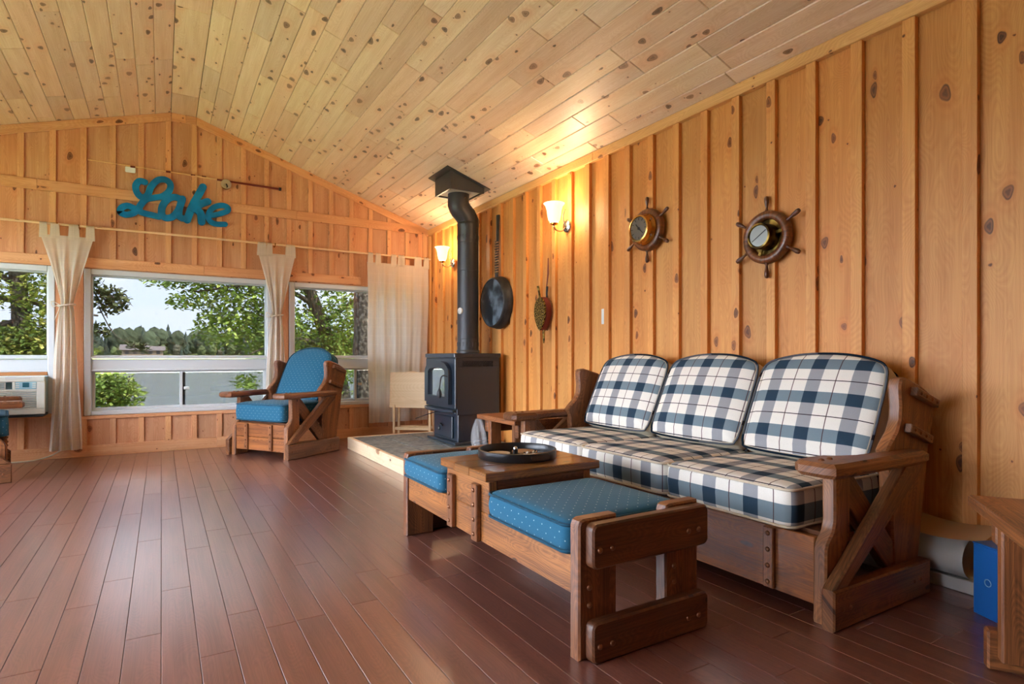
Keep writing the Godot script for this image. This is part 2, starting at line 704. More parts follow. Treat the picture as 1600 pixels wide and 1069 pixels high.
func make_materials() -> void:
	var pine := wood_texture(3, 768, 1280, rgb(234, 188, 126), rgb(198, 136, 76), 34, 17.0, 0.95)
	var pale := wood_texture(4, 768, 1280, rgb(244, 222, 194), rgb(214, 178, 138), 34, 13.0, 1.0, 0.7, 1.9)
	var oak := wood_texture(5, 512, 768, rgb(166, 112, 70), rgb(74, 44, 27), 3, 26.0, 1.25)
	var lam := wood_texture(8, 512, 768, rgb(122, 76, 64), rgb(84, 48, 40), 0, 12.0, 1.0)
	mt("wall_pine", Color(1, 1, 1), 0.55, pine)
	mt("ceiling_pine", Color(1, 1, 1), 0.5, pale)
	M.ceiling_pine.clearcoat_enabled = true
	M.ceiling_pine.clearcoat = 1.0
	M.ceiling_pine.clearcoat_roughness = 0.42
	mt("pale_pine", Color(1, 1, 1), 0.5, pale)
	mt("plain_wood", Color(1, 1, 1), 0.5, wood_texture(6, 256, 384, rgb(232, 206, 166), rgb(206, 172, 126), 0, 7.0, 0.9, 0.9, 1.6))
	mt("oak", Color(1, 1, 1), 0.42, oak)
	mt("table_top", Color(1, 1, 1), 0.3, oak)
	M.table_top.clearcoat_enabled = true
	M.table_top.clearcoat = 1.0
	M.table_top.clearcoat_roughness = 0.08
	mt("laminate", Color(1, 1, 1), 0.3, lam, 0.0, 0.62)
	M.laminate.clearcoat_enabled = true
	M.laminate.clearcoat = 1.0
	M.laminate.clearcoat_roughness = 0.24
	mt("core", rgb(70, 55, 40), 0.9)
	mt("plaid", Color(1, 1, 1), 0.9, plaid_texture(), 0.0, 0.2)
	mt("blue_cloth", Color(1, 1, 1), 0.85, dotted_texture(), 0.0, 0.3)
	M.blue_cloth.rim_enabled = true
	M.blue_cloth.rim = 0.15
	M.blue_cloth.rim_tint = 0.5
	mt("cream_cloth", rgb(205, 190, 165), 0.9, cloth_texture(3, Color(1, 1, 1), 0.03), 0.0, 0.2)
	mt("linen", Color(1, 1, 1), 0.9, cloth_texture(4, rgb(230, 220, 204), 0.035), 0.0, 0.2)
	M.linen.backlight_enabled = true
	M.linen.backlight = Color(0.95, 0.95, 0.95)
	M.linen.cull_mode = BaseMaterial3D.CULL_DISABLED
	mt("vinyl", rgb(206, 210, 211), 0.4)
	mt("white_plastic", rgb(214, 216, 210), 0.45)
	mt("plate_white", rgb(238, 244, 250), 0.4)
	mt("ac_plastic", rgb(214, 214, 200), 0.5)
	mt("dark_plastic", rgb(28, 30, 32), 0.5)
	mt("lcd", rgb(40, 92, 104), 0.2)
	mt("panel_blue", rgb(150, 190, 200), 0.4)
	mt("iron", rgb(32, 44, 56), 0.3, null, 0.0, 0.5)
	M.iron.clearcoat_enabled = true
	M.iron.clearcoat = 0.5
	M.iron.clearcoat_roughness = 0.25
	mt("pipe_black", rgb(54, 54, 56), 0.42, null, 0.0, 0.5)
	mt("cast", rgb(48, 46, 45), 0.5, mottled(12, rgb(190, 190, 190), rgb(255, 255, 255), 0.02), 0.0, 0.5)
	mt("pan_face", Color(1, 1, 1), 0.4, mottled(14, rgb(30, 36, 42), rgb(104, 120, 130), 0.009), 0.0, 0.5)
	mt("rope", rgb(150, 115, 80), 0.8)
	mt("chrome", rgb(200, 196, 190), 0.18, null, 1.0)
	mt("bolt", rgb(120, 78, 52), 0.35, null, 0.6)
	mt("brass", rgb(196, 150, 80), 0.25, null, 1.0)
	mt("old_brass", rgb(176, 150, 92), 0.4, mottled(15, rgb(70, 58, 34), rgb(255, 250, 210), 0.05), 0.9)
	mt("dial", rgb(136, 140, 138), 0.3, null, 0.85)
	mt("ink", rgb(20, 20, 22), 0.6)
	mt("wheel_wood", Color(1, 1, 1), 0.3, oak)
	mt("leather", rgb(112, 34, 24), 0.5)
	mt("teal_metal", rgb(0, 142, 214), 0.28, mottled(16, rgb(200, 214, 220), rgb(255, 255, 255), 0.02), 0.25)
	mt("slate", Color(1, 1, 1), 0.35, mottled(17, rgb(98, 106, 110), rgb(140, 148, 150), 0.02))
	mt("grout", rgb(186, 184, 176), 0.9)
	mt("tray_black", rgb(26, 27, 29), 0.3)
	mt("tray_inside", rgb(58, 42, 32), 0.25)
	mt("paper", rgb(222, 220, 214), 0.7)
	mt("kraft", rgb(176, 140, 100), 0.8)
	mt("blue_card", rgb(20, 84, 150), 0.45)
	mt("bag_white", rgb(196, 194, 188), 0.7)
	mt("clear_film", Color(0.8, 0.8, 0.8, 0.22), 0.3)
	M.clear_film.transparency = BaseMaterial3D.TRANSPARENCY_ALPHA
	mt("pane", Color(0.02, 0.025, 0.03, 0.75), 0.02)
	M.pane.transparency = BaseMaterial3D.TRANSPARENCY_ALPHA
	mt("clear_pane", Color(0.9, 0.95, 0.95, 0.04), 0.02)
	M.clear_pane.transparency = BaseMaterial3D.TRANSPARENCY_ALPHA
	mt("stove_glass", rgb(205, 208, 210), 0.05, null, 0.95, 0.9)
	mt("shade_glass", rgb(250, 244, 232), 0.35)
	M.shade_glass.emission_enabled = true
	M.shade_glass.emission = Color(1.0, 0.86, 0.66)
	M.shade_glass.emission_energy_multiplier = 1.3
	mt("bark", Color(1, 1, 1), 0.95, mottled(18, rgb(62, 54, 48), rgb(128, 118, 108), 0.03))
	mt("leaf", Color(1, 1, 1), 0.6, null, 0.0, 0.3)
	M.leaf.backlight_enabled = true
	M.leaf.backlight = Color(0.5, 0.5, 0.5)
	M.leaf.cull_mode = BaseMaterial3D.CULL_DISABLED
	mt("crown", Color(1, 1, 1), 0.95, mottled(19, rgb(140, 140, 140), rgb(255, 255, 255), 0.06))
	mt("grass", Color(1, 1, 1), 0.95, mottled(20, rgb(82, 96, 44), rgb(140, 146, 78), 0.05))
	mt("water", rgb(128, 140, 150), 0.14, null, 0.0, 0.5)
	var nz := FastNoiseLite.new()
	nz.seed = 31
	nz.frequency = 0.03
	nz.fractal_octaves = 4
	var nt := NoiseTexture2D.new()
	nt.width = 512
	nt.height = 512
	nt.seamless = true
	nt.noise = nz
	M.water.heightmap_enabled = true
	M.water.heightmap_texture = nt
	M.water.heightmap_scale = 60.0
	M.water.uv1_triplanar = true
	M.water.uv1_world_triplanar = true
	M.water.uv1_scale = Vector3(0.1, 0.1, 0.45)
	mt("house_wall", rgb(150, 132, 116), 0.9)
	mt("house_roof", rgb(120, 112, 112), 0.9)
	mt("house_glass", rgb(40, 46, 52), 0.2)


# ------------------------------------------------------------------ shell
func build_floor() -> void:
	var f := struct("floor")
	part(f, "subfloor", MB.new().box(Vector3((XL + XR) * 0.5, -0.075, (ZF + ZB) * 0.5), Vector3(XR - XL + 0.3, 0.12, ZB - ZF + 0.3)), M.core)
	var w := 0.104
	var all := []
	var x := XL
	while x < XR - 0.01:
		var x1 := minf(x + w, XR)
		var z := ZF - rng.randf_range(0.0, 1.0)
		while z < ZB:
			var z1 := z + 1.21
			var a := maxf(z, ZF)
			var b := minf(z1, ZB)
			if b - a > 0.03:
				var ctr := Vector3((x + x1) * 0.5, -0.0075, (a + b) * 0.5)
				var fw := ctr.x * 0.5159 - ctr.z * 0.8566
				var rt := ctr.x * 0.8566 + ctr.z * 0.5159
				var seen := 0.0
				if fw > 0.6 and absf(rt) / fw < 1.15:
					seen = (b - a) / (fw * fw)
				all.append([seen, ctr, Vector3(x1 - x - 0.0016, 0.015, b - a - 0.0016)])
			z = z1
		x += w
	all.sort_custom(func(p, q): return p[0] > q[0])
	var rest := MB.new()
	for k in all.size():
		var mb := MB.new() if k < 300 else rest
		mb.wood(rng, 0.5, 1.3)
		mb.col = vary(0.13, 0.05)
		mb.box(all[k][1], all[k][2], 0.0012, 2)
		if k < 300:
			part(f, "plank", mb, M.laminate)
	part(f, "more_planks", rest, M.laminate).set_meta("kind", "stuff")


func build_ceiling() -> void:
	var cl := struct("ceiling")
	part(cl, "ridge_cap", MB.new().box(Vector3((RIDGE0 + RIDGE1) * 0.5, RIDGEY + 0.127, (ZF + ZB) * 0.5), Vector3(0.6, 0.21, ZB - ZF + 0.4)), M.core)
	for side in 3:
		var a := Vector2(RIDGE1, RIDGEY)
		var b := Vector2(XR + 0.13, ceiling_y(XR) - 0.13 * (RIDGEY - EAVE_R) / (XR - RIDGE1))
		if side == 1:
			a = Vector2(XL - 0.13, EAVE_L - 0.13 * (RIDGEY - EAVE_L) / (RIDGE0 - XL))
			b = Vector2(RIDGE0, RIDGEY)
		elif side == 2:
			a = Vector2(RIDGE0, RIDGEY)
			b = Vector2(RIDGE1, RIDGEY)
		var d := (b - a).normalized()
		var up := Vector2(-d.y, d.x)
		part(cl, "deck", MB.new().prism(poly([a + up * 0.021, b + up * 0.021, b + up * 0.14, a + up * 0.14]), ZF - 0.14, ZB + 0.14), M.core)
		var run := a.distance_to(b)
		var w := run if side == 2 else 0.1375
		var s := 0.0 if side == 0 else run
		var count := int(ceil(run / w))
		for k in count:
			var s0 := k * w if side != 1 else run - k * w
			var s1 := minf(s0 + w, run) if side != 1 else maxf(s0 - w, 0.0)
			var lo := minf(s0, s1) + 0.0008
			var hi := maxf(s0, s1) - 0.0008
			if hi - lo < 0.01:
				continue
			var z := ZF - rng.randf_range(0.0, 1.3)
			while z < ZB:
				var z1 := z + (rng.randf_range(0.55, 1.9) if side != 2 else rng.randf_range(1.0, 1.8))
				var za := maxf(z, ZF)
				var zb := minf(z1, ZB)
				if zb - za > 0.02:
					var mb := MB.new().wood(rng, 0.7, 1.9)
					mb.col = vary(0.17, 0.06) * Color(0.98, 0.93, 0.98)
					var mid := a + d * (lo + hi) * 0.5 + up * 0.01
					mb.X = Transform3D(Basis(Vector3(d.x, d.y, 0), Vector3(up.x, up.y, 0), Vector3(0, 0, 1)), Vector3(mid.x, mid.y, 0))
					mb.box(Vector3(0, 0, (za + zb) * 0.5), Vector3(hi - lo, 0.02, zb - za - 0.001), 0.005, 2)
					part(cl, "plank", mb, M.ceiling_pine)
				z = z1


func build_right_wall() -> void:
	var w := struct("wall_right")
	part(w, "wall_core", MB.new().box(Vector3(XR + 0.075, 1.3, (ZF + ZB) * 0.5), Vector3(0.12, 2.76, ZB - ZF + 0.3)), M.core)
	var z := -1.069 - STEP * 30.0
	while z < ZB:
		var a := maxf(z, ZF)
		var b := minf(z + STEP, ZB)
		if b - a > 0.01:
			var mb := MB.new().wood(rng)
			mb.col = vary(0.1, 0.07) * Color(0.86, 0.65, 0.4)
			mb.box(Vector3(XR + 0.006, 1.27, (a + b) * 0.5), Vector3(0.018, 2.54, b - a - 0.001), 0.0, 1)
			part(w, "board", mb, M.wall_pine)
		if z > ZF + 0.05 and z < ZB - 0.03:
			var bt := MB.new().wood(rng)
			bt.col = vary(0.07, 0.04) * Color(0.93, 0.71, 0.46)
			bt.box(Vector3(XR - 0.0165, 1.245, z - 0.027), Vector3(0.029, 2.47, 0.054), 0.002, 1)
			part(w, "batten", bt, M.wall_pine)
		z += STEP
	var zz := ZF
	while zz < ZB:
		var z2 := minf(zz + 3.3, ZB)
		var tr := MB.new().wood(rng)
		tr.col = Color(1.0, 0.95, 0.84)
		tr.box(Vector3(XR - 0.021, 2.513, (zz + z2) * 0.5), Vector3(0.04, 0.07, z2 - zz - 0.001), 0.003, 2)
		part(w, "crown_trim", tr, M.wall_pine)
		zz = z2
	var cm := MB.new().wood(rng)
	cm.col = Color(0.95, 0.86, 0.74)
	cm.box(Vector3(XR - 0.02, 1.24, ZF + 0.036), Vector3(0.03, 2.46, 0.07), 0.003, 1)
	part(w, "corner_board", cm, M.wall_pine)


# the openings of the window wall: x0, x1, y0, y1
func openings() -> Array:
	return [[-2.2, -0.85, 0.425, 1.80], [-0.63, 1.045, 0.389, 1.795], [1.225, 2.76, 0.389, 1.79]]


func build_far_wall() -> void:
	var w := struct("wall_far")
	var op := openings()
	var cuts := [XL, XR]
	for o in op:
		cuts.append(o[0])
		cuts.append(o[1])
	var xs := [XL, XR]
	for o in op:
		xs.append(o[0])
		xs.append(o[1])
	var g := 0.0612 - STEP * 11.0
	while g < XR:
		if g > XL:
			xs.append(g)
		g += STEP
	xs.sort()
	cuts.sort()
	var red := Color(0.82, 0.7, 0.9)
	for k in cuts.size() - 1:
		var hole = null
		for o in op:
			if cuts[k] >= o[0] - 0.001 and cuts[k + 1] <= o[1] + 0.001:
				hole = o
		var spans := [[-0.1, 3.6]]
		if hole:
			spans = [[-0.1, hole[2]], [hole[3], 3.6]]
		for s in spans:
			var ctop: float = s[1]
			var x0: float = cuts[k]
			var x1: float = cuts[k + 1]
			var pts := [Vector2(x0, s[0]), Vector2(x1, s[0])]
			if ctop < 3.5:
				pts += [Vector2(x1, ctop), Vector2(x0, ctop)]
			else:
				pts.append(Vector2(x1, ceiling_y(x1) + 0.02))
				for rx in [RIDGE1, RIDGE0]:
					if rx > x0 and rx < x1:
						pts.append(Vector2(rx, ceiling_y(rx) + 0.02))
				pts.append(Vector2(x0, ceiling_y(x0) + 0.02))
			part(w, "wall_core", MB.new().prism(poly(pts), ZF - 0.14, ZF - 0.016), M.core)
	for k in xs.size() - 1:
		var x0: float = xs[k]
		var x1: float = xs[k + 1]
		if x1 - x0 < 0.006:
			continue
		var hole = null
		for o in op:
			if x0 >= o[0] - 0.001 and x1 <= o[1] + 0.001:
				hole = o
		var spans := [[0.0, 3.6]]
		if hole:
			spans = [[0.0, hole[2]], [hole[3], 3.6]]
		for s in spans:
			var y1a: float = minf(s[1], ceiling_y(x0))
			var y1b: float = minf(s[1], ceiling_y(x1))
			var mb := MB.new().wood(rng)
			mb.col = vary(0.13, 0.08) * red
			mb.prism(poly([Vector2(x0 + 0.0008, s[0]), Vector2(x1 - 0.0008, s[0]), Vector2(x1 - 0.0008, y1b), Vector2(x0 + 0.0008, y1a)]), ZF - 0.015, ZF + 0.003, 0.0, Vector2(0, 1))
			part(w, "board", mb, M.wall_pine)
	g = 0.0612 - STEP * 11.0
	while g < XR - 0.03:
		if g > XL + 0.03:
			var spans := [[0.1, 2.49], [2.59, 3.6]]
			for o in op:
				if g + 0.03 > o[0] and g - 0.03 < o[1]:
					spans = [[0.1, o[2] - 0.03], [o[3] + 0.1, 2.49], [2.59, 3.6]]
			for s in spans:
				var ya := minf(s[1], ceiling_y(g - 0.025) - 0.08)
				var yb := minf(s[1], ceiling_y(g + 0.025) - 0.08)
				if ya - s[0] < 0.03:
					continue
				var mb := MB.new().wood(rng)
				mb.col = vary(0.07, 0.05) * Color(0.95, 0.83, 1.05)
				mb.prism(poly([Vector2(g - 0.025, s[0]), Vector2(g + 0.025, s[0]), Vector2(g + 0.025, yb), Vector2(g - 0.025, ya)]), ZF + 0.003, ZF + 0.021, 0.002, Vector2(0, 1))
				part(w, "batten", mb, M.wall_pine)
		g += STEP
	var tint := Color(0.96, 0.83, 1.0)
	# baseboard, apron under each window, header board over the windows, belt board, rakes along the gable
	var strips := [["baseboard", XL, 0.5, 0.0, 0.108], ["baseboard", 0.5, XR, 0.0, 0.108], ["header_board", XL, 0.38, 1.803, 1.9], ["header_board", 0.38, 2.03, 1.803, 1.9], ["belt_board", XL, -0.98, 2.49, 2.59], ["belt_board", -0.98, 1.3, 2.49, 2.59], ["belt_board", 1.3, XR, 2.49, 2.59]]
	for o in op:
		strips.append(["apron", o[0] - 0.02, o[1] + 0.02, o[2] - 0.035, o[2] - 0.003])
	for s in strips:
		var mb := MB.new().wood(rng)
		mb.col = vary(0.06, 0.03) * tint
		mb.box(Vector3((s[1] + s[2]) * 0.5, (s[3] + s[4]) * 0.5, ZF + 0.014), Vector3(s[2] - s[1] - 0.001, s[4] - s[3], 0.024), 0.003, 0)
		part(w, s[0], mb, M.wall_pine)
	var rk := 0.085
	for e in [[XL, RIDGE0], [RIDGE0, 0.215], [0.215, RIDGE1], [RIDGE1, XR]]:
		var mb := MB.new().wood(rng)
		mb.col = vary(0.05, 0.03) * tint
		var a := Vector2(e[0] + 0.0006, ceiling_y(e[0]))
		var b := Vector2(e[1] - 0.0006, ceiling_y(e[1]))
		mb.prism(poly([a - Vector2(0, rk), b - Vector2(0, rk), b, a]), ZF + 0.003, ZF + 0.026, 0.003, (b - a).normalized())
		part(w, "rake_board", mb, M.wall_pine)


func build_left_and_back_walls() -> void:
	# the lake side of the room lies outside the frame: glazed from end to end, its light falls on the sofa, the stove and the ceiling
	var w := struct("wall_left")
	var holes := [[-6.4, -4.1], [-3.9, -1.6], [-1.35, -0.7]]
	var y0 := 0.35
	var y1 := 2.2
	var edge := ZF - 0.14
	for k in holes.size() + 1:
		var e: float = holes[k][0] if k < holes.size() else ZB + 0.14
		var mb := MB.new().wood(rng)
		mb.col = Color(0.95, 0.84, 0.7)
		mb.box(Vector3(XL - 0.06, 1.32, (edge + e) * 0.5), Vector3(0.12, 2.74, e - edge), 0.0, 1)
		part(w, "wall_panel", mb, M.wall_pine)
		if k < holes.size():
			for s in [[-0.05, y0], [y1, 2.69]]:
				var mc := MB.new().wood(rng)
				mc.col = Color(0.95, 0.84, 0.7)
				mc.box(Vector3(XL - 0.06, (s[0] + s[1]) * 0.5, (holes[k][0] + holes[k][1]) * 0.5), Vector3(0.12, s[1] - s[0], holes[k][1] - holes[k][0]), 0.0, 2)
				part(w, "wall_panel", mc, M.wall_pine)
			edge = holes[k][1]
	for k in holes.size():
		var win := struct("window_%d" % (k + 4))
		var za: float = holes[k][0]
		var zb: float = holes[k][1]
		var fr := MB.new()
		for z in [za + 0.025, zb - 0.025]:
			fr.box(Vector3(XL - 0.06, (y0 + y1) * 0.5, z), Vector3(0.1, y1 - y0, 0.05), 0.004)
		for y in [y0 + 0.025, y1 - 0.025]:
			fr.box(Vector3(XL - 0.06, y, (za + zb) * 0.5), Vector3(0.1, 0.05, zb - za - 0.1), 0.004)
		fr.box(Vector3(XL - 0.06, (y0 + y1) * 0.5, (za + zb) * 0.5), Vector3(0.06, y1 - y0 - 0.1, 0.05), 0.004)
		part(win, "window_frame", fr, M.vinyl)
		for s in 2:
			var c0: float = za + 0.05 if s == 0 else (za + zb) * 0.5 + 0.025
			var c1: float = (za + zb) * 0.5 - 0.025 if s == 0 else zb - 0.05
			part(win, "pane", MB.new().box(Vector3(XL - 0.06, (y0 + y1) * 0.5, (c0 + c1) * 0.5), Vector3(0.004, y1 - y0 - 0.1, c1 - c0)), M.clear_pane)
	var bk := struct("wall_back")
	var pts := [Vector2(XL - 0.12, -0.05), Vector2(XR + 0.12, -0.05), Vector2(XR + 0.12, 2.52), Vector2(RIDGE1, RIDGEY + 0.02), Vector2(RIDGE0, RIDGEY + 0.02), Vector2(XL - 0.12, 2.6)]
	var mbk := MB.new().wood(rng)
	mbk.col = Color(0.95, 0.86, 0.74)
	mbk.prism(poly(pts), ZB, ZB + 0.12, 0.0, Vector2(0, 1))
	part(bk, "wall_panel", mbk, M.wall_pine)


func build_windows() -> void:
	var op := openings()
	for k in 3:
		var o: Array = op[k]
		var win := struct("window_%d" % (k + 1))
		var x0: float = o[0]
		var x1: float = o[1]
		var y0: float = o[2]
		var y1: float = o[3]
		var zc := ZF - 0.05
		var fr := MB.new()
		for x in [x0 + 0.027, x1 - 0.027]:
			fr.box(Vector3(x, (y0 + y1) * 0.5, zc), Vector3(0.054, y1 - y0, 0.13), 0.006)
		for y in [y0 + 0.02, y1 - 0.027]:
			fr.box(Vector3((x0 + x1) * 0.5, y, zc), Vector3(x1 - x0 - 0.108, 0.04 if y < 1.0 else 0.054, 0.13), 0.006)
		part(win, "window_frame", fr, M.vinyl)
		var rail := MB.new()
		rail.box(Vector3((x0 + x1) * 0.5, 0.945, zc), Vector3(x1 - x0 - 0.108, 0.024, 0.12), 0.004)
		rail.box(Vector3((x0 + x1) * 0.5, 0.878, zc - 0.008), Vector3(x1 - x0 - 0.108, 0.106, 0.09), 0.004)
		rail.box(Vector3((x0 + x1) * 0.5, 0.82, zc), Vector3(x1 - x0 - 0.108, 0.018, 0.11), 0.004)
		part(win, "middle_rail", rail, M.vinyl)
		var bead := MB.new()
		for x in [x0 + 0.06, x1 - 0.06]:
			bead.box(Vector3(x, 1.35, zc - 0.005), Vector3(0.012, 0.8, 0.05), 0.003)
		for y in [0.962, y1 - 0.06]:
			bead.box(Vector3((x0 + x1) * 0.5, y, zc - 0.005), Vector3(x1 - x0 - 0.12, 0.012, 0.05), 0.003)
		part(win, "glazing_bead", bead, M.vinyl)
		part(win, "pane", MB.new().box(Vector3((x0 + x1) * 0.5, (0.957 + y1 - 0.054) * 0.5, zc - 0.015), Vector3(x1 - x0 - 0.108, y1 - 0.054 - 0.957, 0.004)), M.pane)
		var lo := y0 + 0.04
		var hi := 0.811
		if k == 0:
			continue
		var mid := 0.188 if k == 1 else (x0 + x1) * 0.5
		for s in 2:
			var a: float = x0 + 0.054 if s == 0 else mid - 0.026
			var b: float = mid + 0.026 if s == 0 else x1 - 0.054
			var z := zc - 0.035 if s == 0 else zc + 0.005
			var sash := MB.new()
			for x in [a + 0.013, b - 0.017]:
				sash.box(Vector3(x, (lo + hi) * 0.5, z), Vector3(0.026 if x < (a + b) * 0.5 else 0.034, hi - lo, 0.034), 0.003)
			for y in [lo + 0.014, hi - 0.008]:
				sash.box(Vector3((a + b) * 0.5, y, z), Vector3(b - a, 0.028 if y < 0.6 else 0.016, 0.03), 0.003)
			part(win, "sash", sash, M.vinyl)
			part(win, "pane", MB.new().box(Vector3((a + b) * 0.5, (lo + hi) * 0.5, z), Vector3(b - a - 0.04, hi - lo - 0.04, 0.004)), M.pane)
		part(win, "latch", MB.new().box(Vector3(mid + 0.035, 0.63, zc + 0.03), Vector3(0.05, 0.03, 0.018), 0.004), M.white_plastic)
	# the air conditioner's side of the first window: a board under the rail and white infill beside it
	var w1 := get_node("window_1")
	var bd := MB.new().wood(rng)
	bd.col = Color(0.62, 0.42, 0.3)
	bd.box(Vector3(-1.525, 0.795, ZF - 0.02), Vector3(1.24, 0.034, 0.08), 0.003, 0)
	part(w1, "filler_board", bd, M.wall_pine)
	part(w1, "infill_panel", MB.new().box(Vector3(-1.83, 0.62, ZF - 0.06), Vector3(0.63, 0.31, 0.02), 0.002), M.vinyl)
	part(w1, "infill_panel", MB.new().box(Vector3(-0.885, 0.62, ZF - 0.06), Vector3(0.05, 0.31, 0.02), 0.002), M.vinyl)


# ------------------------------------------------------------------ outdoors
func leaves(parent: Node, called: String, blobs: Array, size: float, tones: Array) -> void:
	var lf := MB.new()
	var q := [Vector3(0, 0, 0), Vector3(0.34, 0.04, 0.42), Vector3(0, 0.1, 1), Vector3(-0.34, 0.04, 0.42), Vector3(0, -0.05, 0.45)]
	for e in [[0, 1, 4], [1, 2, 4], [2, 3, 4], [3, 0, 4]]:
		lf.face([q[e[0]], q[e[1]], q[e[2]]], [Vector2.ZERO, Vector2.ZERO, Vector2.ZERO], Vector3.UP)
	var mm := MultiMesh.new()
	mm.transform_format = MultiMesh.TRANSFORM_3D
	mm.use_colors = true
	mm.mesh = lf.mesh()
	var xs := []
	var cs := []
	for b in blobs:
		for k in int(b[2] * 2.6):
			var d := Vector3(rng.randfn(), rng.randfn(), rng.randfn()).normalized() * pow(rng.randf(), 0.42)
			var p: Vector3 = b[0] + d * b[1]
			var s := size * rng.randf_range(0.6, 1.3)
			xs.append(Transform3D(Basis.from_euler(Vector3(rng.randf_range(-0.9, 0.9), rng.randf() * TAU, rng.randf_range(-0.7, 0.7))).scaled(Vector3(s, s, s)), p))
			var c: Color = tones[rng.randi() % tones.size()]
			cs.append(c * rng.randf_range(0.7, 1.25))
	mm.instance_count = xs.size()
	for k in xs.size():
		mm.set_instance_transform(k, xs[k])
		mm.set_instance_color(k, cs[k])
	var o := MultiMeshInstance3D.new()
	o.multimesh = mm
	o.material_override = M.leaf
	o.name = called
	o.set_meta("kind", "stuff")
	parent.add_child(o, true)


func ground_y(x: float, z: float) -> float:
	return -0.55 - 1.7 * smoothstep(-9.0, -15.0, z) - 1.7 * smoothstep(-6.0, -14.0, x) * 0.9


func shore_y(r: float) -> float:
	return -2.15 + 3.5 * smoothstep(188.0, 199.0, r) + 1.5 * smoothstep(205.0, 260.0, r)


func build_outdoors() -> void:
	var gd := struct("ground")
	var gm := MB.new()
	gm.us = 0.25
	gm.sheet(func(a, b): 
		var x: float = lerpf(-16.0, 40.0, a)
		var z: float = lerpf(30.0, -17.0, b)
		return Vector3(x, ground_y(x, z), z), 28, 28, 12.0, 12.0)
	part(gd, "bank", gm, M.grass)
	var lake := single("lake", "grey-blue rippled lake between the cottage and the far shore", "lake", MB.new().box(Vector3(0, -2.6, 0), Vector3(900, 1.0, 900)), M.water)
	lake.set_meta("kind", "stuff")
	var sh := struct("far_shore")
	var sm := MB.new()
	sm.sheet(func(a, b):
		var az: float = lerpf(-1.2, 1.0, a)
		var r: float = lerpf(188.0, 300.0, b)
		return Vector3(sin(az) * r, shore_y(r), -cos(az) * r), 60, 14, 60.0, 10.0)
	part(sh, "shore_bank", sm, M.grass)
	# trees of the far shore, in three rows
	var n := 0
	for k in 210:
		var row := k % 3
		var az := deg_to_rad(-11.0 + 50.0 * (k / 3 + 0.33 * row) / 70.0) + rng.randf_range(-0.008, 0.008)
		if k >= 999:
			az = deg_to_rad(rng.randf_range(-11.0, 39.0))
		var r: float = [207.0, 217.0, 230.0][row] + rng.randf_range(-3, 3)
		var conifer: bool = row > 0 and rng.randf() < 0.6 or row == 0 and rng.randf() < 0.15
		var ht: float = [3.6, 8.0, 10.0][row] * rng.randf_range(0.78, 1.15)
		var wd: float = ht * (0.2 if conifer else 0.3)
		var gy := shore_y(r)
		var o := thing("far_conifer" if conifer else "far_leafy_tree", "dark conifer in the wood on the far lake shore" if conifer else ("small light leafy tree in front row of far shore" if row == 0 else "dark green round-crowned tree in the wood on far shore"), "tree", Vector3(sin(az) * r, gy - 0.2, -cos(az) * r), rng.randf() * TAU, "conifers of the far shore" if conifer else ("front leafy trees of the far shore" if row == 0 else "round-crowned trees of the far wood"))
		var cr := MB.new()
		cr.col = Color(0.085, 0.125, 0.095) * rng.randf_range(0.75, 1.4) if conifer else Color(0.2, 0.26, 0.1) * rng.randf_range(0.6, 1.3)
		if not conifer and row > 0:
			cr.col = Color(0.12, 0.165, 0.09) * rng.randf_range(0.7, 1.3)
		elif not conifer and rng.randf() < 0.4:
			cr.col = Color(0.2, 0.2, 0.14)
		var rough := []
		for q in 15 * 18:
			rough.append(rng.randf_range(0.6, 1.25) if conifer else rng.randf_range(0.66, 1.2))
		cr.sheet(func(u, v):
			var f: float = v * 13.0
			var rad: float = wd * pow(1.0 - v, 0.8) * (1.0 if int(f) % 2 else 0.85) if conifer else wd * pow(maxf(0.0, sin(PI * clampf(v * 0.9 + 0.1, 0.0, 1.0))), 0.6)
			var a: float = -u * TAU
			rad *= rough[int(f + 0.5) * 17 + int(u * 17.0 + 0.5) % 17]
			return Vector3(cos(a) * rad, ht * (0.06 + 0.94 * v) + ht * 0.05 * (rough[int(u * 17.0 + 0.5) % 17 + int(f + 0.5)] - 1.0), sin(a) * rad), 17, 13, 6.0, 4.0)
		part(o, "crown", cr, M.crown)
		var tk := MB.new()
		tk.lathe([Vector2(0.22, 0.0), Vector2(0.14, ht * 0.5)], 6)
		part(o, "trunk", tk, M.bark)
	# the long low house over the water
	var hz := deg_to_rad(-1.3)
	var hs := thing("lake_house", "long low house with grey roof on the far lake shore", "house", Vector3(sin(hz) * 200.5, shore_y(200.5) - 0.1, -cos(hz) * 200.5), 0.0)
	part(hs, "wall", MB.new().box(Vector3(0, 0.9, 0), Vector3(10.0, 1.8, 5.0)), M.house_wall)
	part(hs, "roof", MB.new().prism(poly([Vector2(-3.2, 1.7), Vector2(3.2, 1.7), Vector2(0, 3.3)]), -5.6, 1.5).at(Vector3.ZERO), M.house_roof).rotation.y = PI / 2
	part(hs, "roof", MB.new().prism(poly([Vector2(-3.0, 1.6), Vector2(3.0, 1.6), Vector2(0, 2.9)]), 1.5, 5.6), M.house_roof).rotation.y = PI / 2
	for k in 5:
		part(hs, "house_window", MB.new().box(Vector3(-3.8 + k * 1.9, 1.0, 2.52), Vector3(0.9, 0.9, 0.06)), M.house_glass)
	near_trees()


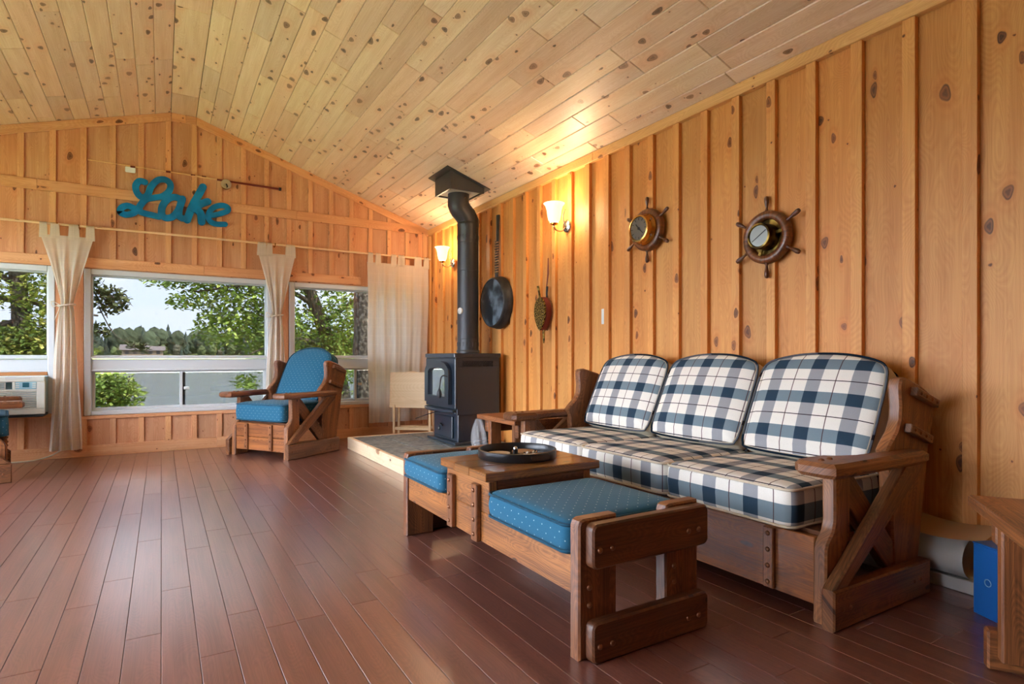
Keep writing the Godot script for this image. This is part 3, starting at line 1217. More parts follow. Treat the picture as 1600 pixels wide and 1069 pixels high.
func limb(parent: Node, called: String, pts: Array, rads: Array) -> void:
	var p := smooth(pts, 5)
	var r := []
	for k in p.size():
		var f := float(k) / (p.size() - 1) * (rads.size() - 1)
		var a := int(f)
		r.append(lerpf(rads[a], rads[mini(a + 1, rads.size() - 1)], f - a) * (1.0 + 0.06 * sin(k * 2.3)))
	var mb := MB.new()
	mb.us = 20.0
	mb.vs = 1.2
	mb.tube(p, r, 10)
	part(parent, called, mb, M.bark)


func near_trees() -> void:
	var green := [Color(0.3, 0.44, 0.1), Color(0.4, 0.54, 0.13), Color(0.2, 0.31, 0.08), Color(0.52, 0.62, 0.18)]
	var yellow := [Color(0.44, 0.5, 0.12), Color(0.32, 0.42, 0.1), Color(0.55, 0.54, 0.16), Color(0.2, 0.3, 0.08)]
	# maple whose crown fills the upper right of the middle window; its leaning trunk shows in the right window
	var a := thing("leaning_maple", "leaning maple with bright green leaves outside the right window", "tree", Vector3(3.35, -1.6, -12.0))
	var o := a.position
	limb(a, "trunk", [Vector3(0, 0, 0), Vector3(-0.25, 2.2, 0), Vector3(-0.62, 3.3, 0), Vector3(-1.0, 4.3, 0.05), Vector3(-1.5, 5.6, 0.1)], [0.2, 0.16, 0.13, 0.11, 0.06])
	for e in [[Vector3(-0.75, 3.6, 0), Vector3(-1.6, 3.9, 0.3), Vector3(-2.9, 3.7, 0.2)], [Vector3(-0.6, 3.2, 0), Vector3(0.2, 3.8, -0.2), Vector3(0.9, 4.4, -0.3)], [Vector3(-0.95, 4.2, 0), Vector3(-2.0, 4.6, -0.2), Vector3(-3.6, 4.3, 0.1)], [Vector3(-0.4, 2.6, 0), Vector3(-1.1, 2.9, 0.4), Vector3(-2.0, 2.6, 0.6)], [Vector3(-0.4, 2.7, 0), Vector3(0.3, 2.9, 0.1), Vector3(0.9, 3.4, 0.2)]]:
		limb(a, "branch", e, [0.055, 0.035, 0.012])
	var bl := []
	for e in [[-2.0, 3.9, 1.1, 0.85, 1500], [-1.45, 3.0, 0.75, 0.6, 900], [-2.9, 4.1, 0.6, 0.4, 330], [-2.35, 3.1, 0.55, 0.4, 330], [-3.35, 3.95, 0.35, 0.2, 90], [-3.0, 3.55, 0.3, 0.16, 60], [-0.1, 3.3, 0.95, 0.7, 900], [-0.1, 2.7, 0.85, 0.45, 700], [-0.6, 4.4, 1.6, 0.6, 900], [-0.3, 2.3, 0.9, 0.35, 350], [-1.6, 2.5, 0.45, 0.3, 160], [-0.2, 1.55, 0.7, 0.5, 150], [-1.98, 2.05, 0.24, 0.18, 70]]:
		bl.append([Vector3(e[0], e[1], 0), Vector3(e[2], e[3], 0.8), e[4]])
	leaves(a, "foliage", bl, 0.092, green)
	# thick trunk close to the right window
	var b := thing("thick_pine", "thick grey-barked trunk close outside the right window", "tree", Vector3(3.0, -1.3, -10.0))
	limb(b, "trunk", [Vector3(0.12, 0, 0), Vector3(0.03, 2, 0), Vector3(0.0, 3.5, 0), Vector3(-0.05, 6, 0)], [0.26, 0.19, 0.15, 0.12])
	limb(b, "trunk_fork", [Vector3(0.15, 0.2, 0.1), Vector3(0.35, 1.2, 0.1), Vector3(0.75, 3.0, 0.0), Vector3(1.2, 5.5, 0)], [0.16, 0.12, 0.1, 0.07])
	# tree in the left window: trunk with bare boughs above and dense yellow-green sprays below
	var d := thing("cedar", "big cedar with yellow-green sprays outside the left window", "tree", Vector3(-1.85, -1.5, -11.5))
	limb(d, "trunk", [Vector3(0, 0, 0), Vector3(0.03, 2.5, 0), Vector3(-0.04, 4.0, 0), Vector3(-0.1, 6.0, 0)], [0.17, 0.13, 0.1, 0.07])
	for e in [[Vector3(0, 3.3, 0), Vector3(-0.6, 3.5, 0.2), Vector3(-1.4, 4.2, 0.3)], [Vector3(0, 3.5, 0), Vector3(-0.5, 3.9, 0), Vector3(-1.2, 4.4, -0.1)], [Vector3(0, 3.0, 0), Vector3(-0.5, 2.9, 0.3), Vector3(-1.3, 3.2, 0.5)], [Vector3(0, 3.4, 0), Vector3(0.4, 3.2, 0.2), Vector3(1.0, 3.1, 0.3)], [Vector3(0, 3.8, 0), Vector3(0.4, 4.0, 0), Vector3(0.9, 4.5, 0)], [Vector3(0, 2.6, 0), Vector3(0.4, 2.5, 0.2), Vector3(0.7, 2.2, 0.3)]]:
		limb(d, "branch", e, [0.05, 0.035, 0.015])
	var bd := []
	for e in [[-0.1, 2.5, 1.1, 0.42, 2100], [-0.9, 2.9, 0.7, 0.4, 800], [0.45, 2.9, 0.4, 0.35, 420], [0.35, 3.9, 0.4, 0.4, 330], [-0.6, 3.9, 0.6, 0.45, 420], [0.1, 3.4, 0.5, 0.3, 260], [-0.2, 4.6, 1.2, 0.5, 500], [0.2, 1.7, 1.2, 0.5, 900], [-1.6, 3.6, 0.5, 0.8, 400]]:
		bd.append([Vector3(e[0], e[1], 0.1), Vector3(e[2], e[3], 0.7), e[4]])
	leaves(d, "foliage", bd, 0.08, yellow)
	# a bough of the cedar hangs into the middle window's upper left corner
	var q0 := Vector3(0.95, 3.55, 1.5)
	limb(d, "bough", [Vector3(-0.05, 4.0, 0), Vector3(0.35, 4.2, 0.8), q0 + Vector3(-0.2, 0.15, 0), q0 + Vector3(0.1, -0.2, 0), q0 + Vector3(0.25, -0.55, 0)], [0.05, 0.035, 0.02, 0.012, 0.005])
	limb(d, "twig", [q0 + Vector3(0.0, -0.1, 0), q0 + Vector3(0.3, -0.25, 0.05), q0 + Vector3(0.5, -0.3, 0.05)], [0.012, 0.008, 0.004])
	limb(d, "twig", [q0 + Vector3(0.15, -0.4, 0), q0 + Vector3(0.35, -0.8, 0.05), q0 + Vector3(0.65, -0.95, 0.05)], [0.01, 0.006, 0.004])
	leaves(d, "bough_foliage", [[q0 + Vector3(0.3, -0.3, 0), Vector3(0.24, 0.2, 0.2), 190], [q0 + Vector3(0.08, -0.1, 0), Vector3(0.12, 0.3, 0.15), 60], [q0 + Vector3(0.15, -0.72, 0), Vector3(0.16, 0.1, 0.15), 45], [q0 + Vector3(0.62, -0.95, 0), Vector3(0.14, 0.08, 0.1), 40], [q0 + Vector3(-0.3, 0.5, 0), Vector3(0.3, 0.3, 0.3), 60]], 0.075, [Color(0.1, 0.13, 0.06), Color(0.14, 0.17, 0.08), Color(0.17, 0.19, 0.1)])
	# shrub under the middle window
	var h := thing("shrub", "green leafy shrub seen through the lower middle window", "shrub", Vector3(-0.66, -0.78, -10.6))
	for e in [[-0.3, 0.2], [0.0, 0.4], [0.25, 0.35]]:
		limb(h, "stem", [Vector3(0, 0, 0), Vector3(e[0] * 0.5, 0.7, 0), Vector3(e[0], 1.1 + e[1], 0.05)], [0.03, 0.02, 0.006])
	leaves(h, "foliage", [[Vector3(-0.05, 1.25, 0), Vector3(0.42, 0.3, 0.35), 620], [Vector3(-0.2, 0.85, 0), Vector3(0.32, 0.35, 0.3), 360], [Vector3(0.22, 1.15, 0), Vector3(0.25, 0.22, 0.25), 200]], 0.07, green)


# ------------------------------------------------------------------ furniture
func bolt_mesh(r := 0.011) -> ArrayMesh:
	return MB.new().lathe([Vector2(r, 0.0), Vector2(r * 0.9, r * 0.35), Vector2(r * 0.55, r * 0.62), Vector2(0.0005, r * 0.72)], 10).mesh()


# basis that turns a lathe's +Y towards d
func toward(d: Vector3) -> Basis:
	var y := d.normalized()
	var x := y.cross(Vector3(0.31, 0.2, 0.93)).normalized()
	return Basis(x, y, x.cross(y))


func bolt(parent: Node, p: Vector3, d: Vector3, big := 1.0) -> void:
	same(parent, "bolt", M.bolt_shape, M.bolt, Transform3D(toward(d) * Basis.from_scale(Vector3(big, big, big)), p))


# the heavy oak frame shared by the sofa and the armchairs. Local axes: x from the front to the back, z across, y up.
func settee_frame(o: Node3D, hw: float, k: float, strips: Array, reach := 0.0) -> void:
	var dark := Color(0.62, 0.56, 0.52)
	for s in [-1.0, 1.0]:
		var zo: float = s * hw
		var za: float = s * (hw - 0.048)
		var zi: float = s * (hw - 0.098)
		var lo := minf(zo, za)
		var hi := maxf(zo, za)
		var lo2 := minf(za, zi)
		var hi2 := maxf(za, zi)
		var mb := MB.new().wood(rng, 0.5, 1.0).tone(vary(0.08) * dark)
		mb.prism(poly([Vector2(0, 0), Vector2(0.68, 0), Vector2(0.68, 0.135), Vector2(0, 0.142)]), lo, hi, 0.006)
		part(o, "sled_foot", mb, M.oak)
		for x in [0.05, 0.1, 0.55, 0.6]:
			bolt(o, Vector3(x, 0.07, zo), Vector3(0, 0, s), 0.7)
		mb = MB.new().wood(rng, 0.5, 1.0).tone(vary(0.08) * dark)
		mb.prism(poly([Vector2(0.0, 0.143), Vector2(0.09, 0.143), Vector2(0.62, 0.5 * k), Vector2(0.62, 0.529 * k), Vector2(0.49, 0.529 * k)]), lo + 0.002, hi - 0.002, 0.005, Vector2(0.8, 0.6))
		part(o, "brace", mb, M.oak)
		mb = MB.new().wood(rng, 0.5, 1.0).tone(vary(0.08) * dark * 0.9)
		mb.prism(poly([Vector2(0.18, 0.40 * k), Vector2(0.18, 0.529 * k), Vector2(0.2, 0.529 * k), Vector2(0.56, 0.16), Vector2(0.46, 0.12)]), lo2 + 0.004, hi2 - 0.004, 0.004, Vector2(0.7, -0.7))
		part(o, "inner_brace", mb, M.oak)
		mb = MB.new().wood(rng, 0.5, 1.0).tone(vary(0.06) * Color(0.86, 0.78, 0.7))
		mb.prism(poly([Vector2(0.03, 0.0), Vector2(0.18, 0.0), Vector2(0.19, 0.529 * k), Vector2(0.088, 0.529 * k), Vector2(0.088, 0.36 * k), Vector2(0.078, 0.325 * k), Vector2(0.045, 0.29 * k), Vector2(0.033, 0.265 * k)]), lo2, hi2, 0.007, Vector2(0, 1))
		part(o, "front_post", mb, M.oak)
		for y in [0.19, 0.25]:
			bolt(o, Vector3(0.13, y, za), Vector3(0, 0, s), 0.7)
		var wing := [Vector2(0.50, 0.02), Vector2(0.67, 0.02), Vector2(0.775, 0.57 * k), Vector2(0.84, 0.745 * k), Vector2(0.82, 0.785 * k), Vector2(0.72, 0.832 * k), Vector2(0.59, 0.868 * k), Vector2(0.555, 0.862 * k), Vector2(0.542, 0.835 * k), Vector2(0.55, 0.75 * k), Vector2(0.545, 0.70 * k), Vector2(0.52, 0.655 * k), Vector2(0.47, 0.61 * k), Vector2(0.445, 0.583 * k), Vector2(0.47, 0.53 * k)]
		mb = MB.new().wood(rng, 0.5, 1.0).tone(vary(0.06) * Color(0.8, 0.7, 0.62))
		mb.prism(poly(wing), lo2, hi2, 0.008, Vector2(0.2, 1))
		part(o, "wing_post", mb, M.oak)
		for e in [[0.62, 0.812, 0.80, 0.755], [0.57, 0.668, 0.75, 0.608]]:
			var d := Vector2(e[2] - e[0], (e[3] - e[1]) * k).normalized()
			var q := Vector2(-d.y, d.x) * 0.017
			var p0 := Vector2(e[0], e[1] * k)
			var p1 := Vector2(e[2], e[3] * k)
			mb = MB.new().wood(rng, 0.5, 1.0).tone(vary(0.05) * dark)
			mb.prism(poly([p0 - q, p1 - q, p1 + q, p0 + q]), minf(za, za + s * 0.03), maxf(za, za + s * 0.03), 0.004, d)
			var cleat := part(o, "cleat", mb, M.oak)
			for f in [0.15, 0.4, 0.65, 0.88]:
				var c := p0.lerp(p1, f)
				bolt(cleat, Vector3(c.x, c.y, za + s * 0.03), Vector3(0, 0, s), 0.7)
		# armrest: a paddle at the front that narrows towards the back
		var ar := []
		for p in [[0.62, 0.02], [0.62, -0.075], [0.40, -0.075], [0.27, -0.085], [0.19, -0.115], [0.14, -0.145], [0.05, -0.15], [-0.02, -0.145], [-0.042, -0.12], [-0.045, -0.02], [-0.03, 0.012], [0.02, 0.02], [0.3, 0.02]]:
			ar.append(Vector2(p[0] - (reach if p[0] < 0.15 else 0.0), p[1]))
		var pl := PackedVector2Array()
		for p in ar:
			pl.append(Vector2(p.x, (hw - 0.0 + p.y) * s))
		mb = MB.new().wood(rng, 0.5, 1.0).tone(vary(0.05) * Color(0.7, 0.6, 0.52))
		mb.X = Transform3D(Basis(Vector3(1, 0, 0), Vector3(0, 0, 1), Vector3(0, -1, 0)), Vector3(0, 0.581 * k, 0))
		mb.prism(pl, 0.0, 0.052, 0.014)
		var arm := part(o, "armrest", mb, M.oak)
		for x in [0.04, 0.09]:
			bolt(arm, Vector3(x, 0.581 * k, s * (hw - 0.07)), Vector3.UP, 1.0)
	var iw := hw - 0.098
	for y in ([[0.055, 0.298]] if hw > 1.0 else [[0.055, 0.175], [0.178, 0.298]]):
		var mb := MB.new().wood(rng, 0.5, 1.6).tone(vary(0.06) * Color(1.02, 0.8, 0.55))
		mb.box(Vector3(0.062, (y[0] + y[1]) * 0.5 * k, 0), Vector3(0.035, (y[1] - y[0]) * k, iw * 2.0 - 0.002), 0.003, 2)
		part(o, "front_board", mb, M.oak)
	for z in strips:
		var mb := MB.new().wood(rng, 0.5, 1.0).tone(vary(0.05) * Color(0.85, 0.72, 0.6))
		mb.box(Vector3(0.035, 0.178 * k, z), Vector3(0.02, 0.235 * k, 0.045), 0.004, 1)
		var st := part(o, "strip", mb, M.oak)
		for q in 4:
			bolt(st, Vector3(0.025, (0.085 + q * 0.062) * k, z), Vector3(-1, 0, 0), 0.9)
	var dk := MB.new().wood(rng, 0.5, 1.0).tone(Color(0.5, 0.42, 0.36))
	dk.box(Vector3(0.34, 0.295 * k, 0), Vector3(0.5, 0.03, iw * 2.0 - 0.004), 0.0, 2)
	part(o, "seat_deck", dk, M.oak)
	var bk := MB.new().wood(rng, 0.5, 1.0).tone(Color(0.55, 0.46, 0.4))
	bk.prism(poly([Vector2(0.655, 0.30 * k), Vector2(0.675, 0.30 * k), Vector2(0.86, 0.78 * k), Vector2(0.84, 0.78 * k)]), -iw + 0.002, iw - 0.002, 0.003, Vector2(0, 1))
	part(o, "back_panel", bk, M.oak)


func piping(parent: Node, outline: PackedVector2Array, z: float, r: float, mat: Material, X: Transform3D, tint: Color) -> void:
	var pts := []
	for p in outline:
		pts.append(Vector3(p.x, p.y, z))
	pts.append(pts[0])
	var mb := MB.new().tone(tint)
	mb.X = X
	mb.tube(pts, r, 6, false)
	part(parent, "piping", mb, mat)


# a loose cushion; its frame X takes the cushion's face (XY) into place
func loose_cushion(called: String, label: String, group: String, outline: PackedVector2Array, thick: float, puff: float, mat: Material, X: Transform3D, us: float, vs: float, uo: float, vo: float, cord: Material, cord_tint: Color, boxing: Material = null, both := true) -> void:
	var o := thing(called, label, "cushion", X.origin, 0.0, group)
	var L := Transform3D(X.basis, Vector3.ZERO)
	var mb := MB.new()
	mb.us = us
	mb.vs = vs
	mb.uo = uo
	mb.vo = vo
	mb.X = L
	mb.cushion(outline, thick, puff, 0.028, [0, 1, 2] if boxing == null else [0])
	part(o, "cover", mb, mat)
	if boxing:
		var bx := MB.new()
		bx.us = 8.0
		bx.vs = 8.0
		bx.X = L
		bx.cushion(outline, thick, puff, 0.028, [1, 2])
		part(o, "boxing", bx, boxing)
	piping(o, outline, thick * 0.5 - 0.012, 0.0055, cord, L, cord_tint)
	if both:
		piping(o, outline, -thick * 0.5 + 0.012, 0.0055, cord, L, cord_tint)


# back cushion outline: straight sides, arched top
func arched(w: float, h: float, rise: float) -> PackedVector2Array:
	var pts := [Vector2(-w * 0.5 + 0.05, 0.0), Vector2(0, -0.008), Vector2(w * 0.5 - 0.05, 0.0), Vector2(w * 0.5 - 0.012, 0.022), Vector2(w * 0.5, 0.08), Vector2(w * 0.505, h * 0.5), Vector2(w * 0.5, h - rise - 0.04), Vector2(w * 0.47, h - rise * 0.72), Vector2(w * 0.38, h - rise * 0.36), Vector2(w * 0.2, h - rise * 0.08), Vector2(0, h), Vector2(-w * 0.2, h - rise * 0.08), Vector2(-w * 0.38, h - rise * 0.36), Vector2(-w * 0.47, h - rise * 0.72), Vector2(-w * 0.5, h - rise - 0.04), Vector2(-w * 0.505, h * 0.5), Vector2(-w * 0.5, 0.08), Vector2(-w * 0.5 + 0.012, 0.022)]
	return poly(smooth(pts, 4, true))


func build_sofa() -> void:
	M.bolt_shape = bolt_mesh()
	var at := Vector3(1.978, 0, -2.255)
	var hw := 1.115
	var o := thing("sofa", "three-seat sofa with dark oak frame along the pine wall", "sofa", at)
	settee_frame(o, hw, 1.0, [-0.84, 0.0, 0.84], -0.02)
	var names := ["farthest from the camera, beside the far arm", "in the middle of the sofa", "nearest the camera, beside the near arm"]
	var w := 0.637
	for k in 3:
		var z := at.z + (k - 1) * w
		# seat: face up; local x runs along +z of the room, local y towards the front
		var X := Transform3D(Basis(Vector3(0, 0, -1), Vector3(-1, 0, 0), Vector3(0, 1, 0)), Vector3(2.297, 0.387, z))
		loose_cushion("seat_cushion", "plaid sofa seat cushion " + names[k], "plaid seat cushions", dense(round_rect(w - 0.006, 0.63, 0.045), 0.06), 0.162, 0.012, M.plaid, X, 1.0 / 0.2, 1.0 / 0.2, 0.15 + k * 0.3, 0.16, M.cream_cloth, Color(1.0, 1.0, 1.0))
		# back: face towards the room (-x) and a little up
		var nrm := Vector3(-cos(0.44), sin(0.44), 0)
		var up := Vector3(sin(0.44), cos(0.44), 0)
		var B := Basis(up.cross(nrm), up, nrm)
		var wk := w
		loose_cushion("back_cushion", "plaid sofa back cushion " + names[k], "plaid back cushions", arched(wk - 0.022, 0.515, 0.085), 0.13, 0.035, M.plaid, Transform3D(B, Vector3(2.55, 0.478, z)), 1.0 / 0.2, 1.0 / 0.175, 0.33 - k * 0.12, 0.62, M.plaid, Color(0.3, 0.32, 0.36), M.cream_cloth)


func build_armchairs() -> void:
	var spots := [[Vector3(0.766, 0, -5.965), deg_to_rad(33.8), "blue armchair with dark oak frame by the window", "blue dotted"], [Vector3(-1.04, 0, -6.13), deg_to_rad(190.0), "blue armchair cut off by the left edge, before the air conditioner", "blue dotted"]]
	for e in spots:
		var o := thing("armchair", e[2], "armchair", e[0], e[1], "oak armchairs with blue cushions")
		settee_frame(o, 0.415, 1.055, [-0.17, 0.15], 0.03)
		var F := Transform3D(Basis(Vector3.UP, e[1]), e[0])
		var first: bool = e[0].x > 0.0
		var X := Transform3D(Basis(Vector3(0, 0, -1), Vector3(-1, 0, 0), Vector3(0, 1, 0)), Vector3(0.33, 0.422, 0))
		loose_cushion("seat_cushion", "blue seat cushion of the armchair by the window" if first else "blue seat cushion of the armchair at the left edge", "blue armchair seat cushions", dense(round_rect(0.63, 0.62, 0.045), 0.06), 0.17, 0.018, M.blue_cloth, F * X, 1.0 / 0.05, 1.0 / 0.05, 0.0, 0.0, M.blue_cloth, Color(0.7, 0.7, 0.7))
		var nrm := Vector3(-cos(0.44), sin(0.44), 0)
		var up := Vector3(sin(0.44), cos(0.44), 0)
		loose_cushion("back_cushion", "round-topped blue back cushion of the armchair by the window" if first else "round-topped blue back cushion of the armchair at left edge", "blue armchair back cushions", arched(0.6, 0.58, 0.15), 0.13, 0.04, M.blue_cloth, F * Transform3D(Basis(up.cross(nrm), up, nrm), Vector3(0.545, 0.5, 0)), 1.0 / 0.05, 1.0 / 0.05, 0.0, 0.0, M.blue_cloth, Color(0.55, 0.55, 0.55))


func build_bench() -> void:
	var x0 := 1.112
	var x1 := 1.65
	var zn := -1.40
	var zf := -3.02
	var o := thing("bench_table", "long oak bench with a table top between two blue cushions", "bench", Vector3((x0 + x1) * 0.5, 0, (zn + zf) * 0.5))
	var C := o.position
	var dark := Color(0.42, 0.34, 0.3)
	for e in [[zn, -1.0], [zf, 1.0]]:
		var ze: float = e[0]
		var d: float = e[1]
		for y in [[0.0, 0.128, "lower_rail"], [0.292, 0.432, "end_rail"]]:
			var ol := PackedVector2Array()
			for p in round_rect(x1 - x0 - 0.02, y[1] - y[0], 0.022, 4):
				ol.append(p)
			var mb := MB.new().wood(rng, 0.5, 1.0).tone(vary(0.08) * dark)
			mb.X = Transform3D(Basis.IDENTITY, Vector3(0.012, (y[0] + y[1]) * 0.5, ze + d * 0.021 - C.z))
			mb.prism(ol, -0.021, 0.021, 0.006)
			var rail := part(o, y[2], mb, M.oak)
			for bx in [-0.22, -0.17, 0.17, 0.22]:
				bolt(rail, Vector3(bx, (y[0] + y[1]) * 0.5 - 0.01, ze - C.z), Vector3(0, 0, -d), 0.85)
		for x in [[x0, x0 + 0.155], [x1 - 0.165, x1 - 0.005]]:
			var mb := MB.new().wood(rng, 0.5, 1.0).tone(vary(0.06) * Color(0.62, 0.52, 0.46))
			var ol := PackedVector2Array()
			for p in [[x[0], 0.0], [x[1], 0.0], [x[1], 0.442], [x[0] + 0.02, 0.442], [x[0] + 0.006, 0.436], [x[0], 0.42]]:
				ol.append(Vector2(p[0] - C.x, p[1]))
			mb.prism(ol, minf(ze + d * 0.042, ze + d * 0.092) - C.z, maxf(ze + d * 0.042, ze + d * 0.092) - C.z, 0.006, Vector2(0, 1))
			var post := part(o, "post", mb, M.oak)
			for y in [0.17, 0.225]:
				bolt(post, Vector3(x[0] + 0.04 - C.x, y, ze + d * 0.042 - C.z), Vector3(0, 0, -d), 0.85)
	var light := Color(1.15, 0.92, 0.6)
	for x in [x0 + 0.03, x1 - 0.03]:
		var mb := MB.new().wood(rng, 0.5, 1.0).tone(vary(0.05) * light)
		mb.box(Vector3(x - C.x, 0.255, 0), Vector3(0.036, 0.125, zn - zf - 0.186), 0.004, 2)
		part(o, "side_board", mb, M.oak)
		mb = MB.new().wood(rng, 0.5, 1.0).tone(vary(0.05) * light)
		mb.box(Vector3(x - C.x, 0.384, -2.243 - C.z), Vector3(0.036, 0.131, 0.40), 0.003, 2)
		part(o, "box_board", mb, M.oak)
	for z in [-2.06, -2.425]:
		var mb := MB.new().wood(rng, 0.5, 1.0).tone(Color(0.5, 0.4, 0.34))
		mb.box(Vector3(0, 0.385, z - C.z), Vector3(x1 - x0 - 0.1, 0.13, 0.03), 0.0, 0)
		part(o, "box_end", mb, M.oak)
	for z in [-2.372, -2.135]:
		for sx in [[x0 - 0.0, -1.0], [x1 + 0.0, 1.0]]:
			var mb := MB.new().wood(rng, 0.5, 1.0).tone(vary(0.05) * Color(0.72, 0.6, 0.5))
			mb.box(Vector3(sx[0] - C.x + sx[1] * -0.0, 0.31, z - C.z), Vector3(0.024, 0.235, 0.05), 0.004, 1)
			var st := part(o, "strip", mb, M.oak)
			for q in 4:
				bolt(st, Vector3(sx[0] - C.x + sx[1] * 0.012, 0.222 + q * 0.06, z - C.z), Vector3(sx[1], 0, 0), 0.9)
	var dk := MB.new().tone(Color(0.6, 0.5, 0.4))
	dk.box(Vector3(0, 0.285, 0), Vector3(x1 - x0 - 0.1, 0.02, zn - zf - 0.19))
	part(o, "deck", dk, M.core)
	# table top of three boards
	var tx0 := 1.105
	var tx1 := 1.69
	for k in 3:
		var mb := MB.new().wood(rng, 0.6, 1.0).tone(vary(0.04) * Color(1.75, 0.92, 0.52))
		var z0 := -2.475 + k * 0.1453
		mb.box(Vector3((tx0 + tx1) * 0.5 - C.x, 0.468, z0 + 0.0727 - C.z), Vector3(tx1 - tx0, 0.036, 0.145), 0.003, 0)
		part(o, "table_board", mb, M.table_top)
	for e in [[-2.965, -2.48, "blue dotted bench cushion at the far end by the hearth"], [-2.035, -1.5, "blue dotted bench cushion at the near end of bench"]]:
		var zc: float = (e[0] + e[1]) * 0.5
		var X := Transform3D(Basis(Vector3(1, 0, 0), Vector3(0, 0, -1), Vector3(0, 1, 0)), Vector3((x0 + x1) * 0.5 - 0.005, 0.366, zc))
		loose_cushion("bench_cushion", e[2], "blue bench cushions", dense(round_rect(x1 - x0 + 0.0, e[1] - e[0], 0.035), 0.06), 0.11, 0.012, M.blue_cloth, X, 1.0 / 0.05, 1.0 / 0.05, 0.0, 0.0, M.blue_cloth, Color(0.55, 0.55, 0.55))


# ------------------------------------------------------------------ hearth, stove, pipe
func build_hearth_and_stove() -> void:
	var hx := 1.655
	var z0 := -6.055
	var z1 := -4.2
	var h := 0.12
	var o := thing("hearth", "raised hearth of grey slate tiles in a pale wood frame", "hearth", Vector3((hx + XR) * 0.5, 0, (z0 + z1) * 0.5))
	var C := o.position
	var pale := Color(0.95, 0.93, 0.88)
	var fw := 0.038
	for e in [[Vector3(hx + fw * 0.5, h * 0.5, (z0 + z1) * 0.5), Vector3(fw, h, z1 - z0), 2], [Vector3((hx + fw + XR - 0.02) * 0.5, h * 0.5, z0 + fw * 0.5), Vector3(XR - 0.02 - hx - fw, h, fw), 0], [Vector3((hx + fw + XR - 0.02) * 0.5, h * 0.5, z1 - fw * 0.5), Vector3(XR - 0.02 - hx - fw, h, fw), 0]]:
		var mb := MB.new().wood(rng).tone(pale)
		mb.box(e[0] - C, e[1], 0.005, e[2])
		part(o, "frame_board", mb, M.pale_pine)
	part(o, "mortar_bed", MB.new().box(Vector3((hx + fw + XR - 0.03) * 0.5, 0.054, (z0 + z1) * 0.5) - C, Vector3(XR - 0.03 - hx - fw, 0.108, z1 - z0 - fw * 2.0)), M.grout)
	var nx := 4
	var nz := 6
	var tw := (XR - 0.03 - hx - fw) / nx
	var tl := (z1 - z0 - fw * 2.0) / nz
	for a in nx:
		for b in nz:
			var mb := MB.new().tone(vary(0.1, 0.04))
			mb.us = 2.5
			mb.vs = 2.5
			mb.uo = rng.randf()
			mb.vo = rng.randf()
			mb.box(Vector3(hx + fw + tw * (a + 0.5), 0.111, z0 + fw + tl * (b + 0.5)) - C, Vector3(tw - 0.013, 0.012, tl - 0.013), 0.002)
			part(o, "tile", mb, M.slate)

	# wood stove, door facing the room (-x)
	var sx0 := 2.335
	var sx1 := 2.82
	var sn := -4.90
	var sf := -5.60
	var s := thing("wood_stove", "black cast-iron wood stove with glass door on the hearth", "stove", Vector3((sx0 + sx1) * 0.5, h - 0.003, (sn + sf) * 0.5))
	var D := Vector3(s.position.x, 0, s.position.z)
	var y0: float = -s.position.y
	part(s, "base_plate", MB.new().box(Vector3(0.0, y0 + 0.135, 0), Vector3(0.47, 0.024, 0.66), 0.004), M.iron)
	part(s, "pedestal", MB.new().box(Vector3(0.02, y0 + 0.275, 0), Vector3(0.40, 0.26, 0.56), 0.006), M.iron)
	part(s, "body", MB.new().box(Vector3(0.01, y0 + 0.672, 0), Vector3(0.455, 0.535, 0.60), 0.01), M.iron)
	for q in [-1.0, 1.0]:
		# heat shield on each flank, pierced near its top
		var hs := MB.new()
		var zq: float = q * 0.335
		hs.box(Vector3(0.01, y0 + 0.632, zq), Vector3(0.455, 0.455, 0.01), 0.003)
		hs.box(Vector3(0.01, y0 + 0.9255, zq), Vector3(0.455, 0.028, 0.01), 0.002)
		hs.box(Vector3(-0.19, y0 + 0.8855, zq), Vector3(0.055, 0.052, 0.01), 0.0)
		hs.box(Vector3(0.2, y0 + 0.8855, zq), Vector3(0.075, 0.052, 0.01), 0.0)
		for e in [-0.213, 0.233]:
			hs.box(Vector3(e, y0 + 0.672, q * 0.315), Vector3(0.009, 0.535, 0.03), 0.0)
		part(s, "heat_shield", hs, M.iron)
		for e in 13:
			for t in [-0.7, 0.7]:
				var lb := MB.new().at(Vector3(-0.153 + e * 0.0262, y0 + 0.8855, zq), Basis(Vector3(0, 0, 1), t))
				part(s, "lattice_bar", lb.box(Vector3.ZERO, Vector3(0.0075, 0.07, 0.008)), M.iron)
	part(s, "top_plate", MB.new().box(Vector3(0.0, y0 + 0.965, 0), Vector3(0.50, 0.042, 0.70), 0.006), M.iron)
	part(s, "top_lip", MB.new().box(Vector3(0.0, y0 + 0.941, 0), Vector3(0.47, 0.012, 0.69), 0.002), M.iron)
	# front casting, with an arched door in it
	var fx := -0.2425
	part(s, "front_plate", MB.new().box(Vector3(fx + 0.016, y0 + 0.70, 0), Vector3(0.03, 0.475, 0.69), 0.006), M.iron)
	var arch := func(w: float, h0: float, h1: float, rise: float) -> PackedVector2Array:
		var r := PackedVector2Array([Vector2(-w, h0), Vector2(w, h0)])
		for q in 17:
			var a := PI * q / 16.0
			r.append(Vector2(w * signf(cos(a)) * pow(absf(cos(a)), 0.75), h1 + rise * sin(a)))
		return r
	var T := Transform3D(Basis(Vector3(0, 0, 1), Vector3(0, 1, 0), Vector3(-1, 0, 0)), Vector3(fx, y0, 0))
	var dr := MB.new()
	dr.X = T
	var outer: PackedVector2Array = arch.call(0.285, 0.505, 0.79, 0.125)
	var inner: PackedVector2Array = arch.call(0.2, 0.575, 0.80, 0.05)
